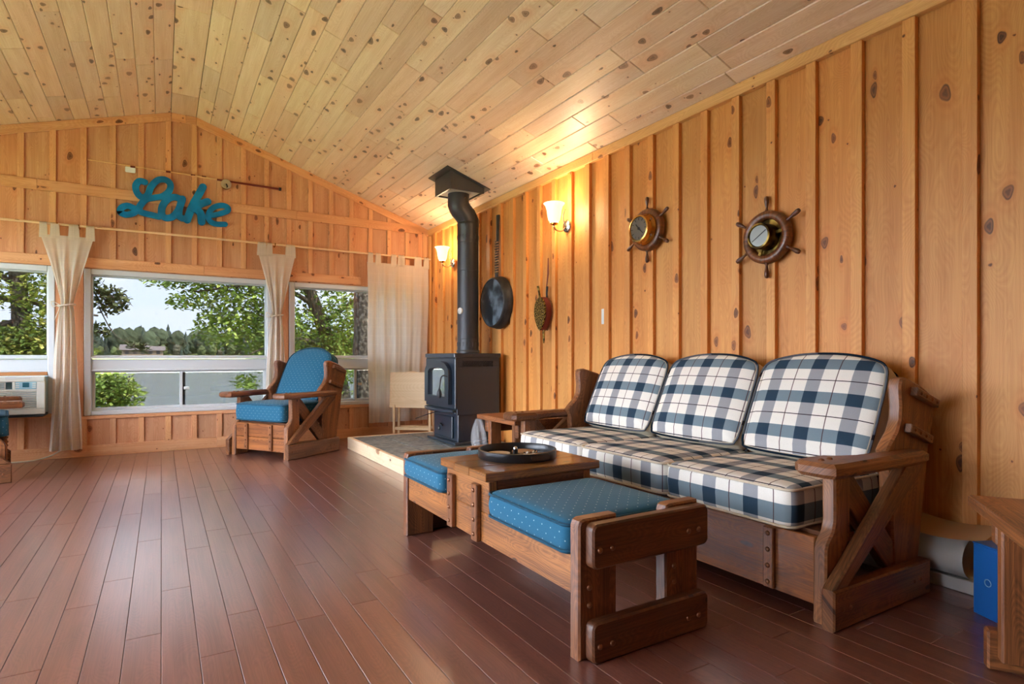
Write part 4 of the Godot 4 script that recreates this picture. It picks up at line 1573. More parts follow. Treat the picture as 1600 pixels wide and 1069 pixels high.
	for k in outer.size():
		var k2 := (k + 1) % outer.size()
		var a := outer[k]
		var b := outer[k2]
		var c := inner[k2]
		var d := inner[k]
		var zt := 0.04
		dr.face([Vector3(a.x, a.y, zt), Vector3(b.x, b.y, zt), Vector3(c.x, c.y, zt), Vector3(d.x, d.y, zt)], [a, b, c, d], Vector3(0, 0, 1))
		var mo := (a + b) * 0.5 - Vector2(0, 0.7)
		dr.face([Vector3(a.x, a.y, 0), Vector3(b.x, b.y, 0), Vector3(b.x, b.y, zt), Vector3(a.x, a.y, zt)], [a, b, b, a], Vector3(mo.x, mo.y, 0))
		dr.face([Vector3(d.x, d.y, 0), Vector3(c.x, c.y, 0), Vector3(c.x, c.y, zt), Vector3(d.x, d.y, zt)], [d, c, c, d], Vector3(-mo.x, -mo.y, 0))
	var door := part(s, "door", dr, M.iron)
	var gl := MB.new()
	gl.X = T
	gl.prism(arch.call(0.207, 0.568, 0.803, 0.052), 0.004, 0.014)
	part(door, "door_glass", gl, M.stove_glass)
	var hd := MB.new()
	hd.X = T
	hd.tube(smooth([Vector3(0.26, 0.765, 0.04), Vector3(0.25, 0.775, 0.07), Vector3(0.225, 0.76, 0.085), Vector3(0.21, 0.70, 0.09), Vector3(0.2, 0.655, 0.09)], 4), 0.007, 8)
	var hn := part(door, "door_handle", hd, M.pipe_black)
	var kb := MB.new()
	kb.X = T * Transform3D(Basis.IDENTITY, Vector3(0.196, 0.60, 0.09))
	kb.lathe([Vector2(0.004, -0.04), Vector2(0.018, -0.03), Vector2(0.024, -0.005), Vector2(0.02, 0.025), Vector2(0.009, 0.05), Vector2(0.005, 0.06)], 12)
	part(hn, "grip", kb, M.pipe_black)
	# ash lip: a shelf that bows out under the door
	var lip := PackedVector2Array()
	for q in 11:
		var a := float(q) / 10.0
		lip.append(Vector2(-0.335 + 0.67 * a, 0.02 + 0.085 * sin(PI * a)))
	lip.append(Vector2(0.335, -0.03))
	lip.append(Vector2(-0.335, -0.03))
	var lp := MB.new()
	lp.X = Transform3D(Basis(Vector3(0, 0, 1), Vector3(-1, 0, 0), Vector3(0, 1, 0)), Vector3(fx, y0 + 0.445, 0))
	if lp.X.basis.determinant() < 0.0:
		lp.X.basis = Basis(Vector3(0, 0, -1), Vector3(-1, 0, 0), Vector3(0, 1, 0))
	lp.prism(lip, -0.012, 0.012, 0.005)
	part(s, "ash_lip", lp, M.iron)
	part(s, "ash_door", MB.new().box(Vector3(-0.19, y0 + 0.275, -0.02), Vector3(0.022, 0.21, 0.42), 0.006), M.iron)
	var kn := MB.new()
	kn.tube([Vector3(-0.2, y0 + 0.295, -0.06), Vector3(-0.23, y0 + 0.297, -0.03), Vector3(-0.235, y0 + 0.285, 0.05)], 0.006, 6)
	part(s, "latch", kn, M.pipe_black)
	var k2 := MB.new()
	k2.X = Transform3D(toward(Vector3(-1, 0, 0)), Vector3(-0.2, y0 + 0.245, -0.09))
	k2.lathe([Vector2(0.02, 0), Vector2(0.02, 0.012), Vector2(0.011, 0.02), Vector2(0.001, 0.022)], 10)
	part(s, "air_knob", k2, M.pipe_black)
	var rod := MB.new()
	rod.tube(smooth([Vector3(-0.22, y0 + 0.425, -0.02), Vector3(-0.33, y0 + 0.40, -0.03), Vector3(-0.47, y0 + 0.355, -0.06)], 4), 0.0045, 6)
	part(s, "air_rod", rod, M.pipe_black)
	# stove pipe with an offset below the ceiling
	var px := 2.645
	var tx := 2.54
	var pz := -5.25
	var p := thing("stove_pipe", "black stove pipe with an elbow rising to the ceiling box", "pipe", Vector3(px, 0.9875, pz))
	var P := p.position
	part(p, "collar", MB.new().at(Vector3(0, 0.006, 0)).lathe([Vector2(0.118, 0), Vector2(0.118, 0.02), Vector2(0.112, 0.028)], 28), M.pipe_black)
	part(p, "lower_pipe", MB.new().at(Vector3.ZERO).lathe([Vector2(0.108, 0.0), Vector2(0.108, 1.27), Vector2(0.1105, 1.275), Vector2(0.1105, 1.3), Vector2(0.107, 1.305)], 32), M.pipe_black)
	var elbow := smooth([Vector3(0, 1.29, 0), Vector3(0, 1.33, 0), Vector3(-0.025, 1.375, 0), Vector3(-0.08, 1.435, 0), Vector3(tx - px, 1.48, 0), Vector3(tx - px, 1.59, 0)], 4)
	var er := []
	for q in elbow.size():
		er.append(0.106 if q % 4 else 0.109)
	part(p, "elbow", MB.new().tube(elbow, er, 28), M.pipe_black)
	var slot := MB.new().box(Vector3.ZERO, Vector3(0.011, 0.04, 0.007), 0.002).mesh()
	for y in [0.09, 1.16]:
		for q in 20:
			var a := TAU * q / 20.0
			same(p, "vent_louvre", slot, M.pipe_black, Transform3D(Basis(Vector3.UP, a), Vector3(sin(a) * 0.1075, y, cos(a) * 0.1075)))
	for q in [[0.5, 1.25], [0.2, 1.53], [0.8, 0.02]]:
		bolt(p, Vector3(sin(q[0]) * 0.108 + (tx - px if q[1] > 1.4 else 0.0), q[1], cos(q[0]) * 0.108), Vector3(sin(q[0]), 0, cos(q[0])), 0.5)
	for y in [0.14, 0.82, 1.1]:
		part(p, "seam_band", MB.new().at(Vector3(0, y, 0)).lathe([Vector2(0.107, 0), Vector2(0.11, 0.002), Vector2(0.11, 0.008), Vector2(0.107, 0.01)], 32), M.pipe_black)
	var th := MB.new()
	th.X = Transform3D(toward(Vector3(-0.9, 0, 0.35)), Vector3(-0.102, 0.42, 0.04))
	th.lathe([Vector2(0.032, 0), Vector2(0.032, 0.01), Vector2(0.028, 0.013), Vector2(0.001, 0.013)], 20)
	part(p, "thermometer", th, M.white_plastic)

	var b := thing("ceiling_support_box", "black sheet-metal box where the stove pipe meets the ceiling", "ceiling box", Vector3(2.54, 2.56, -5.22))
	var B := b.position
	var m := (RIDGEY - EAVE_R) / (XR - RIDGE1)
	var ex0 := 2.355
	var ex1 := 2.715
	var bm := MB.new()
	bm.X = Transform3D(Basis.IDENTITY, Vector3(-B.x, -B.y, 0))
	var ow := 0.018
	for e in [[-0.185, -0.185 + ow], [0.185 - ow, 0.185]]:
		bm.prism(poly([Vector2(ex0, 2.555), Vector2(ex1, 2.555), Vector2(ex1, ceiling_y(ex1) - 0.004), Vector2(ex0, ceiling_y(ex0) - 0.004)]), e[0], e[1])
	bm.box(Vector3(ex0 + ow * 0.5, (2.555 + ceiling_y(ex0) - 0.006) * 0.5, 0), Vector3(ow, ceiling_y(ex0) - 0.012 - 2.555, 0.33))
	bm.box(Vector3(ex1 - ow * 0.5, (2.555 + ceiling_y(ex1) - 0.006) * 0.5, 0), Vector3(ow, ceiling_y(ex1) - 0.012 - 2.555, 0.33))
	part(b, "box_sides", bm, M.pipe_black)
	var pl := MB.new()
	pl.X = Transform3D(Basis.IDENTITY, Vector3(-B.x, -B.y, 0))
	var fx0 := 2.30
	var fx1 := 2.76
	pl.prism(poly([Vector2(fx0, ceiling_y(fx0) - 0.007), Vector2(fx1, ceiling_y(fx1) - 0.007), Vector2(fx1, ceiling_y(fx1) - 0.001), Vector2(fx0, ceiling_y(fx0) - 0.001)]), -0.23, 0.23)
	part(b, "ceiling_plate", pl, M.pipe_black)
	part(b, "bottom_plate", MB.new().at(Vector3(0, 0.012, 0)).box(Vector3(-0.005, 0, 0), Vector3(0.322, 0.006, 0.332)), M.bag_white)


# ------------------------------------------------------------------ side tables
func oak_table(o: Node3D, w: float, d: float, ht: float) -> void:
	# local: top spans x 0..d, z 0..w; two sled-footed ends at z = 0 and z = w
	for k in 4:
		var mb := MB.new().wood(rng, 0.5, 1.0).tone(vary(0.06) * Color(1.0, 0.82, 0.64))
		mb.box(Vector3(d * (k + 0.5) / 4.0, ht - 0.018, w * 0.5), Vector3(d / 4.0 - 0.001, 0.036, w), 0.004, 2)
		part(o, "top_board", mb, M.oak)
	for z in [0.06, w - 0.06]:
		var mb := MB.new().wood(rng, 0.5, 1.0).tone(vary(0.05) * Color(0.8, 0.66, 0.54))
		mb.box(Vector3(d * 0.5, 0.06, z), Vector3(d - 0.06, 0.12, 0.045), 0.006, 0)
		part(o, "sled_foot", mb, M.oak)
		mb = MB.new().wood(rng, 0.5, 1.0).tone(vary(0.05) * Color(0.75, 0.62, 0.5))
		mb.box(Vector3(d * 0.5, ht - 0.085, z), Vector3(d - 0.1, 0.096, 0.045), 0.006, 0)
		part(o, "cross_rail", mb, M.oak)
		for x in [0.1, d - 0.1]:
			mb = MB.new().wood(rng, 0.5, 1.0).tone(vary(0.05) * Color(0.85, 0.7, 0.56))
			mb.box(Vector3(x, (ht - 0.037) * 0.5 + 0.02, z + (0.045 if z < w * 0.5 else -0.045)), Vector3(0.095, ht - 0.08, 0.042), 0.006, 1)
			var leg := part(o, "leg", mb, M.oak)
			for y in [0.06, 0.3, 0.36]:
				bolt(leg, Vector3(x, y, z + (0.023 if z < w * 0.5 else -0.023)), Vector3(0, 0, -1.0 if z < w * 0.5 else 1.0), 0.8)


func build_side_tables() -> void:
	var o := thing("side_table", "oak side table between the sofa's far arm and the stove", "side table", Vector3(2.08, 0, -3.98))
	oak_table(o, 0.56, 0.72, 0.512)
	var e := thing("end_table", "oak end table cut off by the right edge of the photo", "side table", Vector3(2.2, 0, -0.84), deg_to_rad(33.8 + 90.0))
	# turned so that its long edge runs from the sofa corner towards the viewer
	var az := Vector3(-0.829, 0, 0.559)
	e.transform = Transform3D(Basis(Vector3.UP.cross(az), Vector3.UP, az), Vector3(2.2, 0, -0.84))
	oak_table(e, 0.56, 0.62, 0.512)


# ------------------------------------------------------------------ curtains
func tab_curtain(label: String, x: float, top_w: float, tie_w: float, bottom_w: float, tie_y: float, bottom_y: float, shift: float, folds: float, tabs: Array, tied: bool) -> void:
	var rod_y := 2.172
	var zc := -6.752
	var top := rod_y - 0.10
	var o := thing("curtain", label, "curtain", Vector3(x, 0, zc), 0.0, "linen tab curtains on the window rod")
	var width := func(y: float) -> float:
		if not tied:
			return lerpf(top_w, bottom_w, (top - y) / (top - bottom_y))
		if y > tie_y:
			var f := (y - tie_y) / (top - tie_y)
			return lerpf(tie_w, top_w, pow(f, 1.15))
		var g := (tie_y - y) / (tie_y - bottom_y)
		return lerpf(tie_w, bottom_w, pow(g, 0.62))
	var mb := MB.new()
	mb.sheet(func(u, v):
		var y: float = lerpf(top, bottom_y, v)
		var wd: float = width.call(y)
		var gather: float = clampf(1.0 - wd / (top_w * 1.05), 0.0, 1.0)
		var near: float = clampf((top - y) / 0.5, 0.12, 1.0)
		var amp: float = (0.012 + 0.028 * gather) * near
		var ph: float = u * folds * TAU
		var zz: float = amp * (sin(ph) + 0.35 * sin(ph * 2.3 + v * 3.0)) + 0.02 * gather * cos((u - 0.5) * PI)
		var sag: float = 0.0
		if v < 0.02 and tabs.size() > 1:
			sag = 0.0
		return Vector3((u - 0.5) * wd + shift * v + 0.006 * sin(v * 9.0 + u * 6.0), y - sag, zz), 72, 46, 4.0, 18.0)
	part(o, "cloth", mb, M.linen)
	for t in tabs:
		var tb := MB.new()
		var tx: float = (t[0] - 0.5) * top_w
		var tw: float = t[1]
		tb.sheet(func(u, v):
			var a: float = v * 2.0
			var back: float = -1.0 if a > 1.0 else 1.0
			var h: float = a if a <= 1.0 else 2.0 - a
			return Vector3(tx + (u - 0.5) * lerpf(tw * 1.25, tw, h), top - 0.03 + h * (0.13 + 0.014), back * 0.0155 * sin(clampf(h, 0.0, 1.0) * PI * 0.5) * (1.0 if h < 0.93 else (1.0 - h) / 0.07) + 0.004), 4, 20, 0.3, 2.0)
		part(o, "tab", tb, M.linen)
	if tied:
		var tie := MB.new()
		var pts := []
		for q in 25:
			var a := TAU * q / 24.0
			pts.append(Vector3(cos(a) * (tie_w * 0.5 + 0.012) + shift * (top - tie_y) / (top - bottom_y), tie_y + 0.01 * cos(a), sin(a) * 0.05 + 0.01))
		tie.tube(pts, 0.016, 8, false, 0.5)
		part(o, "tie_back", tie, M.linen)
		var bow := MB.new()
		bow.tube(smooth([Vector3(-tie_w * 0.5 - 0.01, tie_y, 0.03), Vector3(-tie_w * 0.5 - 0.07, tie_y + 0.03, 0.03), Vector3(-tie_w * 0.5 - 0.06, tie_y - 0.02, 0.03), Vector3(-tie_w * 0.5 - 0.01, tie_y - 0.005, 0.03), Vector3(-tie_w * 0.5 - 0.05, tie_y - 0.14, 0.02)], 5), 0.009, 6, true, 0.5)
		part(o, "bow", bow, M.linen)


func build_curtains() -> void:
	var rod := thing("curtain_rod", "thin pale wooden curtain rod across the window wall", "curtain rod", Vector3(0.2, 2.172, -6.752))
	var mb := MB.new().wood(rng, 0.3, 2.0).tone(Color(1.0, 0.88, 0.72))
	mb.tube([Vector3(-2.7, 0.0, 0), Vector3(0.0, 0.004, 0), Vector3(2.68, -0.006, 0)], 0.0115, 10)
	part(rod, "rod", mb, M.pale_pine)
	for x in [-2.4, -1.02, -0.86, 0.86, 2.62]:
		var br := MB.new()
		br.tube([Vector3(x, 0.0, -0.095), Vector3(x, -0.02, -0.05), Vector3(x, -0.014, 0.0), Vector3(x, 0.012, 0.016)], 0.006, 6)
		part(rod, "hook", br, M.brass)
	tab_curtain("tied-back linen curtain between the left and middle windows", -0.745, 0.40, 0.085, 0.245, 1.43, 0.085, -0.015, 3.0, [[0.06, 0.05], [0.27, 0.06], [0.62, 0.07], [0.93, 0.06]], true)
	tab_curtain("tied-back linen curtain behind the blue armchair", 1.08, 0.385, 0.085, 0.27, 1.40, 0.085, -0.01, 3.0, [[0.1, 0.08], [0.3, 0.05], [0.86, 0.09]], true)
	tab_curtain("untied linen curtain hanging beside the stove", 2.463, 0.775, 0.7, 0.74, 1.4, 0.17, 0.0, 5.0, [[0.05, 0.055], [0.17, 0.055], [0.42, 0.06], [0.52, 0.05], [0.56, 0.05], [0.82, 0.08], [0.96, 0.06]], false)


# ------------------------------------------------------------------ things on the walls
func sconce(label: String, z: float, y: float) -> void:
	var o := thing("wall_sconce", label, "wall lamp", Vector3(XR - 0.032, y, z), 0.0, "bell-shade wall lamps")
	var pl := MB.new()
	pl.X = Transform3D(toward(Vector3(-1, 0, 0)), Vector3.ZERO)
	pl.lathe([Vector2(0.055, 0), Vector2(0.055, 0.008), Vector2(0.045, 0.018), Vector2(0.02, 0.026), Vector2(0.001, 0.028)], 24)
	part(o, "wall_plate", pl, M.chrome)
	var arm := MB.new()
	arm.tube(smooth([Vector3(-0.02, -0.01, 0), Vector3(-0.06, -0.045, 0), Vector3(-0.11, -0.045, 0), Vector3(-0.137, -0.02, 0), Vector3(-0.137, 0.01, 0)], 5), 0.007, 8)
	arm.tube(smooth([Vector3(-0.02, 0.0, 0), Vector3(-0.045, 0.06, 0.0), Vector3(-0.035, 0.12, 0), Vector3(-0.02, 0.14, 0)], 5), 0.006, 8)
	part(o, "arm", arm, M.chrome)
	part(o, "holder", MB.new().at(Vector3(-0.137, 0.0, 0)).lathe([Vector2(0.003, -0.07), Vector2(0.006, -0.06), Vector2(0.006, -0.01), Vector2(0.03, 0.0), Vector2(0.033, 0.012), Vector2(0.001, 0.014)], 16), M.brass)
	var sh := MB.new().at(Vector3(-0.137, 0.015, 0))
	var prof := [Vector2(0.034, 0.0), Vector2(0.048, 0.02), Vector2(0.056, 0.06), Vector2(0.061, 0.1), Vector2(0.072, 0.135), Vector2(0.088, 0.155), Vector2(0.084, 0.157), Vector2(0.067, 0.135), Vector2(0.057, 0.1), Vector2(0.052, 0.06), Vector2(0.044, 0.022), Vector2(0.034, 0.006)]
	sh.lathe(prof, 28)
	part(o, "lamp_shade", sh, M.shade_glass)
	var lt := OmniLight3D.new()
	lt.name = "sconce_light"
	lt.light_color = Color(1.0, 0.86, 0.68)
	lt.light_energy = 0.28
	lt.light_size = 0.07
	lt.omni_range = 15.0
	lt.omni_attenuation = 2.0
	lt.shadow_enabled = true
	lt.position = Vector3(-0.137, 0.115, 0)
	o.add_child(lt)


func ship_wheel(label: String, y: float, z: float, r: float, clock: bool) -> void:
	var o := thing("ship_wheel", label, "wall clock" if clock else "wall dial", Vector3(XR - 0.032, y, z))
	# local lathe axis towards the room
	var B := Basis(Vector3(0, 0, 1), Vector3(-1, 0, 0), Vector3(0, 1, 0))
	if B.determinant() < 0.0:
		B = Basis(Vector3(0, 0, -1), Vector3(-1, 0, 0), Vector3(0, 1, 0))
	var rim := MB.new().wood(rng, 0.5, 0.6).tone(Color(0.66, 0.5, 0.4))
	rim.X = Transform3D(B, Vector3.ZERO)
	var ri := r * 0.68
	rim.lathe([Vector2(ri, 0.0), Vector2(r, 0.0), Vector2(r, 0.028), Vector2(r * 0.96, 0.04), Vector2(r * 0.86, 0.046), Vector2(r * 0.74, 0.042), Vector2(ri, 0.034), Vector2(ri, 0.0)], 40)
	part(o, "rim", rim, M.wheel_wood)
	for k in 6:
		var a := TAU * k / 6.0 + PI / 2.0
		var d := Vector3(0, sin(a), cos(a))
		var sp := MB.new().wood(rng, 0.5, 0.6).tone(Color(0.5, 0.38, 0.32))
		sp.X = Transform3D(toward(d), Vector3(-0.022, 0, 0) + d * r * 0.97)
		var l := r * 0.6
		sp.lathe([Vector2(0.011, 0), Vector2(0.01, l * 0.1), Vector2(0.006, l * 0.2), Vector2(0.008, l * 0.35), Vector2(0.0125, l * 0.6), Vector2(0.0135, l * 0.8), Vector2(0.0105, l * 0.95), Vector2(0.001, l)], 10)
		part(o, "spoke", sp, M.wheel_wood)
	var bz := MB.new()
	bz.X = Transform3D(B, Vector3.ZERO)
	if clock:
		bz.lathe([Vector2(r * 0.76, 0.036), Vector2(r * 0.75, 0.055), Vector2(r * 0.68, 0.065), Vector2(r * 0.65, 0.09), Vector2(r * 0.63, 0.105), Vector2(r * 0.56, 0.108), Vector2(r * 0.53, 0.1)], 40)
		part(o, "bezel", bz, M.brass)
		var fc := MB.new()
		fc.X = Transform3D(B, Vector3.ZERO)
		fc.lathe([Vector2(r * 0.54, 0.0985), Vector2(0.0005, 0.0985)], 36)
		var dial := part(o, "dial", fc, M.dial)
		for k in 12:
			var a := TAU * k / 12.0
			same(dial, "hour_mark", MB.new().box(Vector3.ZERO, Vector3(0.003, 0.016, 0.003)).mesh(), M.ink, Transform3D(Basis(Vector3(1, 0, 0), a), Vector3(-0.0995, cos(a) * r * 0.45, sin(a) * r * 0.45)))
		for e in [[-0.7, 0.042, 0.006], [2.3, 0.055, 0.004]]:
			same(dial, "hand", MB.new().box(Vector3(0, e[1] * 0.5, 0), Vector3(0.002, e[1], e[2])).mesh(), M.ink, Transform3D(Basis(Vector3(1, 0, 0), e[0]), Vector3(-0.1005, 0, 0)))
		var hub := MB.new()
		hub.X = Transform3D(B, Vector3.ZERO)
		hub.lathe([Vector2(0.009, 0.099), Vector2(0.009, 0.104), Vector2(0.0005, 0.105)], 12)
		part(dial, "hub", hub, M.ink)
		for k in 6:
			var a := TAU * k / 6.0 + 0.5
			bolt(o, Vector3(-0.075, sin(a) * r * 0.74, cos(a) * r * 0.74), Vector3(-1, 0, 0), 0.7)
	else:
		bz.lathe([Vector2(ri, 0.008), Vector2(r * 0.5, 0.01), Vector2(r * 0.48, 0.07), Vector2(r * 0.5, 0.088), Vector2(r * 0.47, 0.097), Vector2(r * 0.41, 0.098), Vector2(r * 0.39, 0.09)], 36)
		part(o, "bezel", bz, M.old_brass)
		var fc := MB.new()
		fc.X = Transform3D(B, Vector3.ZERO)
		fc.lathe([Vector2(r * 0.40, 0.0905), Vector2(0.0005, 0.0905)], 32)
		var dial := part(o, "dial", fc, M.dial)
		same(dial, "needle", MB.new().box(Vector3.ZERO, Vector3(0.002, r * 0.7, 0.003)).mesh(), M.ink, Transform3D(Basis(Vector3(1, 0, 0), 1.0), Vector3(-0.092, 0, 0)))
		for k in 3:
			var a := TAU * k / 3.0 + 0.2
			part(o, "bracket", MB.new().at(Vector3.ZERO, Basis(Vector3(1, 0, 0), -a)).box(Vector3(-0.035, 0, r * 0.6), Vector3(0.014, 0.02, r * 0.26), 0.003), M.old_brass)


func build_wall_things() -> void:
	sconce("lit bell-shade wall lamp near the corner by the stove pipe", -6.11, 2.035)
	sconce("lit bell-shade wall lamp between the frying pan and clock", -3.90, 2.035)
	ship_wheel("ship's wheel clock with shiny brass bezel on pine wall", 1.826, -2.955, 0.145, true)
	ship_wheel("ship's wheel dial with wide wooden rim above the sofa", 1.612, -2.03, 0.145, false)

	# big long-handled frying pan, hung face down against the wall
	var o := thing("frying_pan", "large black iron frying pan with a long handle hung on wall", "frying pan", Vector3(XR - 0.033, 1.49, -5.03))
	var B := Basis(Vector3(0, 0, -1), Vector3(-1, 0, 0), Vector3(0, 1, 0))
	if B.determinant() < 0.0:
		B = Basis(Vector3(0, 0, 1), Vector3(-1, 0, 0), Vector3(0, 1, 0))
	var pm := MB.new()
	pm.us = 6.0
	pm.vs = 4.0
	pm.X = Transform3D(B, Vector3.ZERO)
	pm.lathe([Vector2(0.245, 0.02), Vector2(0.262, 0.0), Vector2(0.262, 0.012), Vector2(0.246, 0.085), Vector2(0.232, 0.096)], 44)
	part(o, "side", pm, M.cast)
	var pf := MB.new()
	pf.sheet(func(u, v): 
		var rad: float = maxf(v, 0.001) * 0.234
		return B * Vector3(cos(u * TAU) * rad, 0.0965 - 0.006 * pow(v, 8.0), sin(u * TAU) * rad), 44, 8, 1.0, 1.0)
	for k in pf.v.size():
		pf.t[k] = Vector2(pf.v[k].z, pf.v[k].y) * 1.7 + Vector2(0.5, 0.5)
	part(o, "bottom", pf, M.pan_face)
	var hd := MB.new()
	hd.tube([Vector3(-0.035, 0.25, 0), Vector3(-0.03, 0.42, 0), Vector3(-0.025, 0.6, 0), Vector3(-0.02, 0.87, 0)], [0.03, 0.025, 0.023, 0.028], 8, true, 0.5)
	var hn := part(o, "handle", hd, M.cast)
	var rp := MB.new()
	var coil := []
	for k in 130:
		var a := k * 0.62
		coil.append(Vector3(-0.034 + sin(a) * 0.014, 0.28 + k * 0.0026, cos(a) * 0.026))
	rp.tube(coil, 0.0075, 6)
	part(hn, "rope_wrap", rp, M.rope)

	# fireplace bellows
	var b := thing("bellows", "small brass-faced red leather fireplace bellows on pine wall", "bellows", Vector3(XR - 0.033, 1.34, -4.19))
	var ol := poly(smooth([Vector2(0, -0.16), Vector2(0.05, -0.11), Vector2(0.085, -0.02), Vector2(0.075, 0.07), Vector2(0.03, 0.12), Vector2(0, 0.13), Vector2(-0.03, 0.12), Vector2(-0.075, 0.07), Vector2(-0.085, -0.02), Vector2(-0.05, -0.11)], 4, true))
	var Q := Basis(Vector3(0, 0, 1), Vector3(0, 1, 0), Vector3(-1, 0, 0))
	var lm := MB.new()
	lm.X = Transform3D(Q, Vector3.ZERO)
	lm.prism(ol, 0.012, 0.072, 0.01)
	part(b, "leather_body", lm, M.leather)
	var fm := MB.new()
	fm.X = Transform3D(Q, Vector3.ZERO)
	fm.us = 5.0
	fm.vs = 5.0
	fm.prism(ol, 0.073, 0.088, 0.004)
	part(b, "brass_face", fm, M.old_brass)
	var bw := MB.new()
	bw.X = Transform3D(Q, Vector3.ZERO)
	bw.prism(ol, 0.0, 0.011, 0.003)
	part(b, "back_board", bw, M.wheel_wood)
	for e in [[0.08, M.old_brass, -0.004], [0.006, M.pipe_black, 0.0]]:
		var hm := MB.new()
		hm.tube([Vector3(-e[0], 0.115, e[2]), Vector3(-e[0] - 0.004, 0.16, e[2]), Vector3(-e[0] - (0.02 if e[0] > 0.05 else 0.0), 0.225, e[2])], [0.014, 0.012, 0.015], 8, true, 0.6)
		part(b, "handle", hm, e[1])
	var nz := []
	for k in 9:
		nz.append(Vector2([0.016, 0.011, 0.013, 0.009, 0.011, 0.008, 0.009, 0.006, 0.005][k], 0.0 - k * 0.015))
	nz.reverse()
	part(b, "nozzle", MB.new().at(Vector3(-0.04, -0.15, 0)).lathe(nz, 12), M.old_brass)
	var st := MB.new()
	st.tube([Vector3(-0.012, 0.22, 0), Vector3(-0.008, 0.33, 0.012), Vector3(-0.006, 0.47, 0.016)], 0.004, 6)
	st.tube([Vector3(-0.012, 0.22, 0), Vector3(-0.008, 0.33, 0.024), Vector3(-0.006, 0.47, 0.018)], 0.004, 6)
	part(b, "hanging_strap", st, M.leather)

	# light switch
	var s := thing("light_switch", "white light switch on the pine wall above the sofa", "switch", Vector3(XR - 0.003, 1.262, -3.46))
	part(s, "plate", MB.new().box(Vector3(-0.003, 0, 0), Vector3(0.006, 0.118, 0.072), 0.002), M.white_plastic)
	part(s, "rocker", MB.new().box(Vector3(-0.008, 0, 0), Vector3(0.006, 0.066, 0.034), 0.002), M.white_plastic)

	# the word Lake in teal metal letters
	var lk := thing("lake_sign", "teal metal script sign reading Lake over the windows", "sign", Vector3(0.13, 2.53, ZF + 0.03))
	var strokes := [
		["letter_l", 0.056, [[[-0.139, 2.683], [-0.185, 2.687], [-0.216, 2.634], [-0.203, 2.567], [-0.162, 2.53], [-0.117, 2.558], [-0.085, 2.649], [-0.025, 2.723], [0.04, 2.733], [0.078, 2.695], [0.069, 2.628], [0.012, 2.566], [-0.062, 2.539], [-0.126, 2.514], [-0.167, 2.465], [-0.203, 2.396], [-0.252, 2.353], [-0.305, 2.341], [-0.34, 2.363], [-0.327, 2.407], [-0.278, 2.429], [-0.216, 2.405], [-0.153, 2.376], [-0.08, 2.364], [-0.02, 2.355]]]],
		["letter_a", 0.062, [[[0.183, 2.546], [0.125, 2.571], [0.059, 2.545], [0.012, 2.468], [0.003, 2.39], [0.036, 2.351], [0.097, 2.369], [0.149, 2.442], [0.185, 2.557]], [[0.185, 2.562], [0.159, 2.465], [0.154, 2.388], [0.183, 2.364]]]],
		["letter_k", 0.068, [[[0.37, 2.712], [0.329, 2.622], [0.275, 2.503], [0.226, 2.352]], [[0.413, 2.566], [0.348, 2.529], [0.289, 2.471]], [[0.299, 2.478], [0.348, 2.434], [0.358, 2.346]]]],
		["letter_e", 0.052, [[[0.428, 2.422], [0.519, 2.45], [0.601, 2.495], [0.596, 2.534], [0.539, 2.544], [0.468, 2.512], [0.423, 2.444], [0.423, 2.382], [0.478, 2.343], [0.575, 2.349]]]],
	]
	for e in strokes:
		var mb := MB.new()
		mb.us = 3.0
		mb.vs = 3.0
		var n := 0
		for path in e[2]:
			var pts := []
			for p in path:
				pts.append(Vector2(p[0] - 0.13, p[1] - 2.53))
			pts = smooth(pts, 7)
			ribbon(mb, pts, e[1] * 1.04, 0.0, 0.02 + n * 0.006)
			n += 1
		part(lk, e[0], mb, M.teal_metal)

	# fishing rod with reel, and a small white plate behind it
	var fr := thing("fishing_rod", "old fishing rod with a reel hung above the Lake sign", "fishing rod", Vector3(0.26, 2.815, ZF + 0.035))
	var butt := MB.new()
	butt.tube([Vector3(0.22, -0.003, 0), Vector3(0.86, -0.012, 0)], [0.009, 0.012], 8)
	part(fr, "handle", butt, M.leather)
	var rm := MB.new().tone(Color(0.95, 0.75, 0.5))
	rm.tube([Vector3(-0.86, 0.014, 0), Vector3(0.0, 0.003, 0), Vector3(0.24, -0.003, 0)], [0.005, 0.008, 0.01], 8)
	part(fr, "blank", rm, M.pale_pine)
	for x in [-0.5, -0.2, 0.02, 0.12]:
		part(fr, "line_guide", MB.new().tube([Vector3(x - 0.02, 0.006, 0), Vector3(x + 0.02, 0.006, 0)], 0.0095, 8), M.leather)
	var cap := MB.new()
	cap.tube([Vector3(0.85, -0.012, 0), Vector3(0.875, -0.012, 0)], 0.018, 10)
	part(fr, "butt_cap", cap, M.dark_plastic)
	var re := MB.new()
	re.X = Transform3D(toward(Vector3(0, 0, 1)), Vector3(0.325, -0.045, -0.01))
	re.lathe([Vector2(0.001, 0), Vector2(0.05, 0), Vector2(0.05, 0.012), Vector2(0.036, 0.015), Vector2(0.036, 0.03), Vector2(0.05, 0.033), Vector2(0.05, 0.042), Vector2(0.001, 0.044)], 20)
	var reel := part(fr, "reel", re, M.chrome)
	part(reel, "crank", MB.new().tube([Vector3(0.325, -0.045, 0.036), Vector3(0.335, -0.07, 0.045), Vector3(0.335, -0.075, 0.06)], 0.006, 6), M.dark_plastic)
	single("white_plate", "small blank white plate on the wall under the rod tip", "plate", MB.new().at(Vector3(-0.26, 2.79, ZF + 0.028)).prism(round_rect(0.085, 0.055, 0.01), -0.004, 0.004, 0.001), M.plate_white)


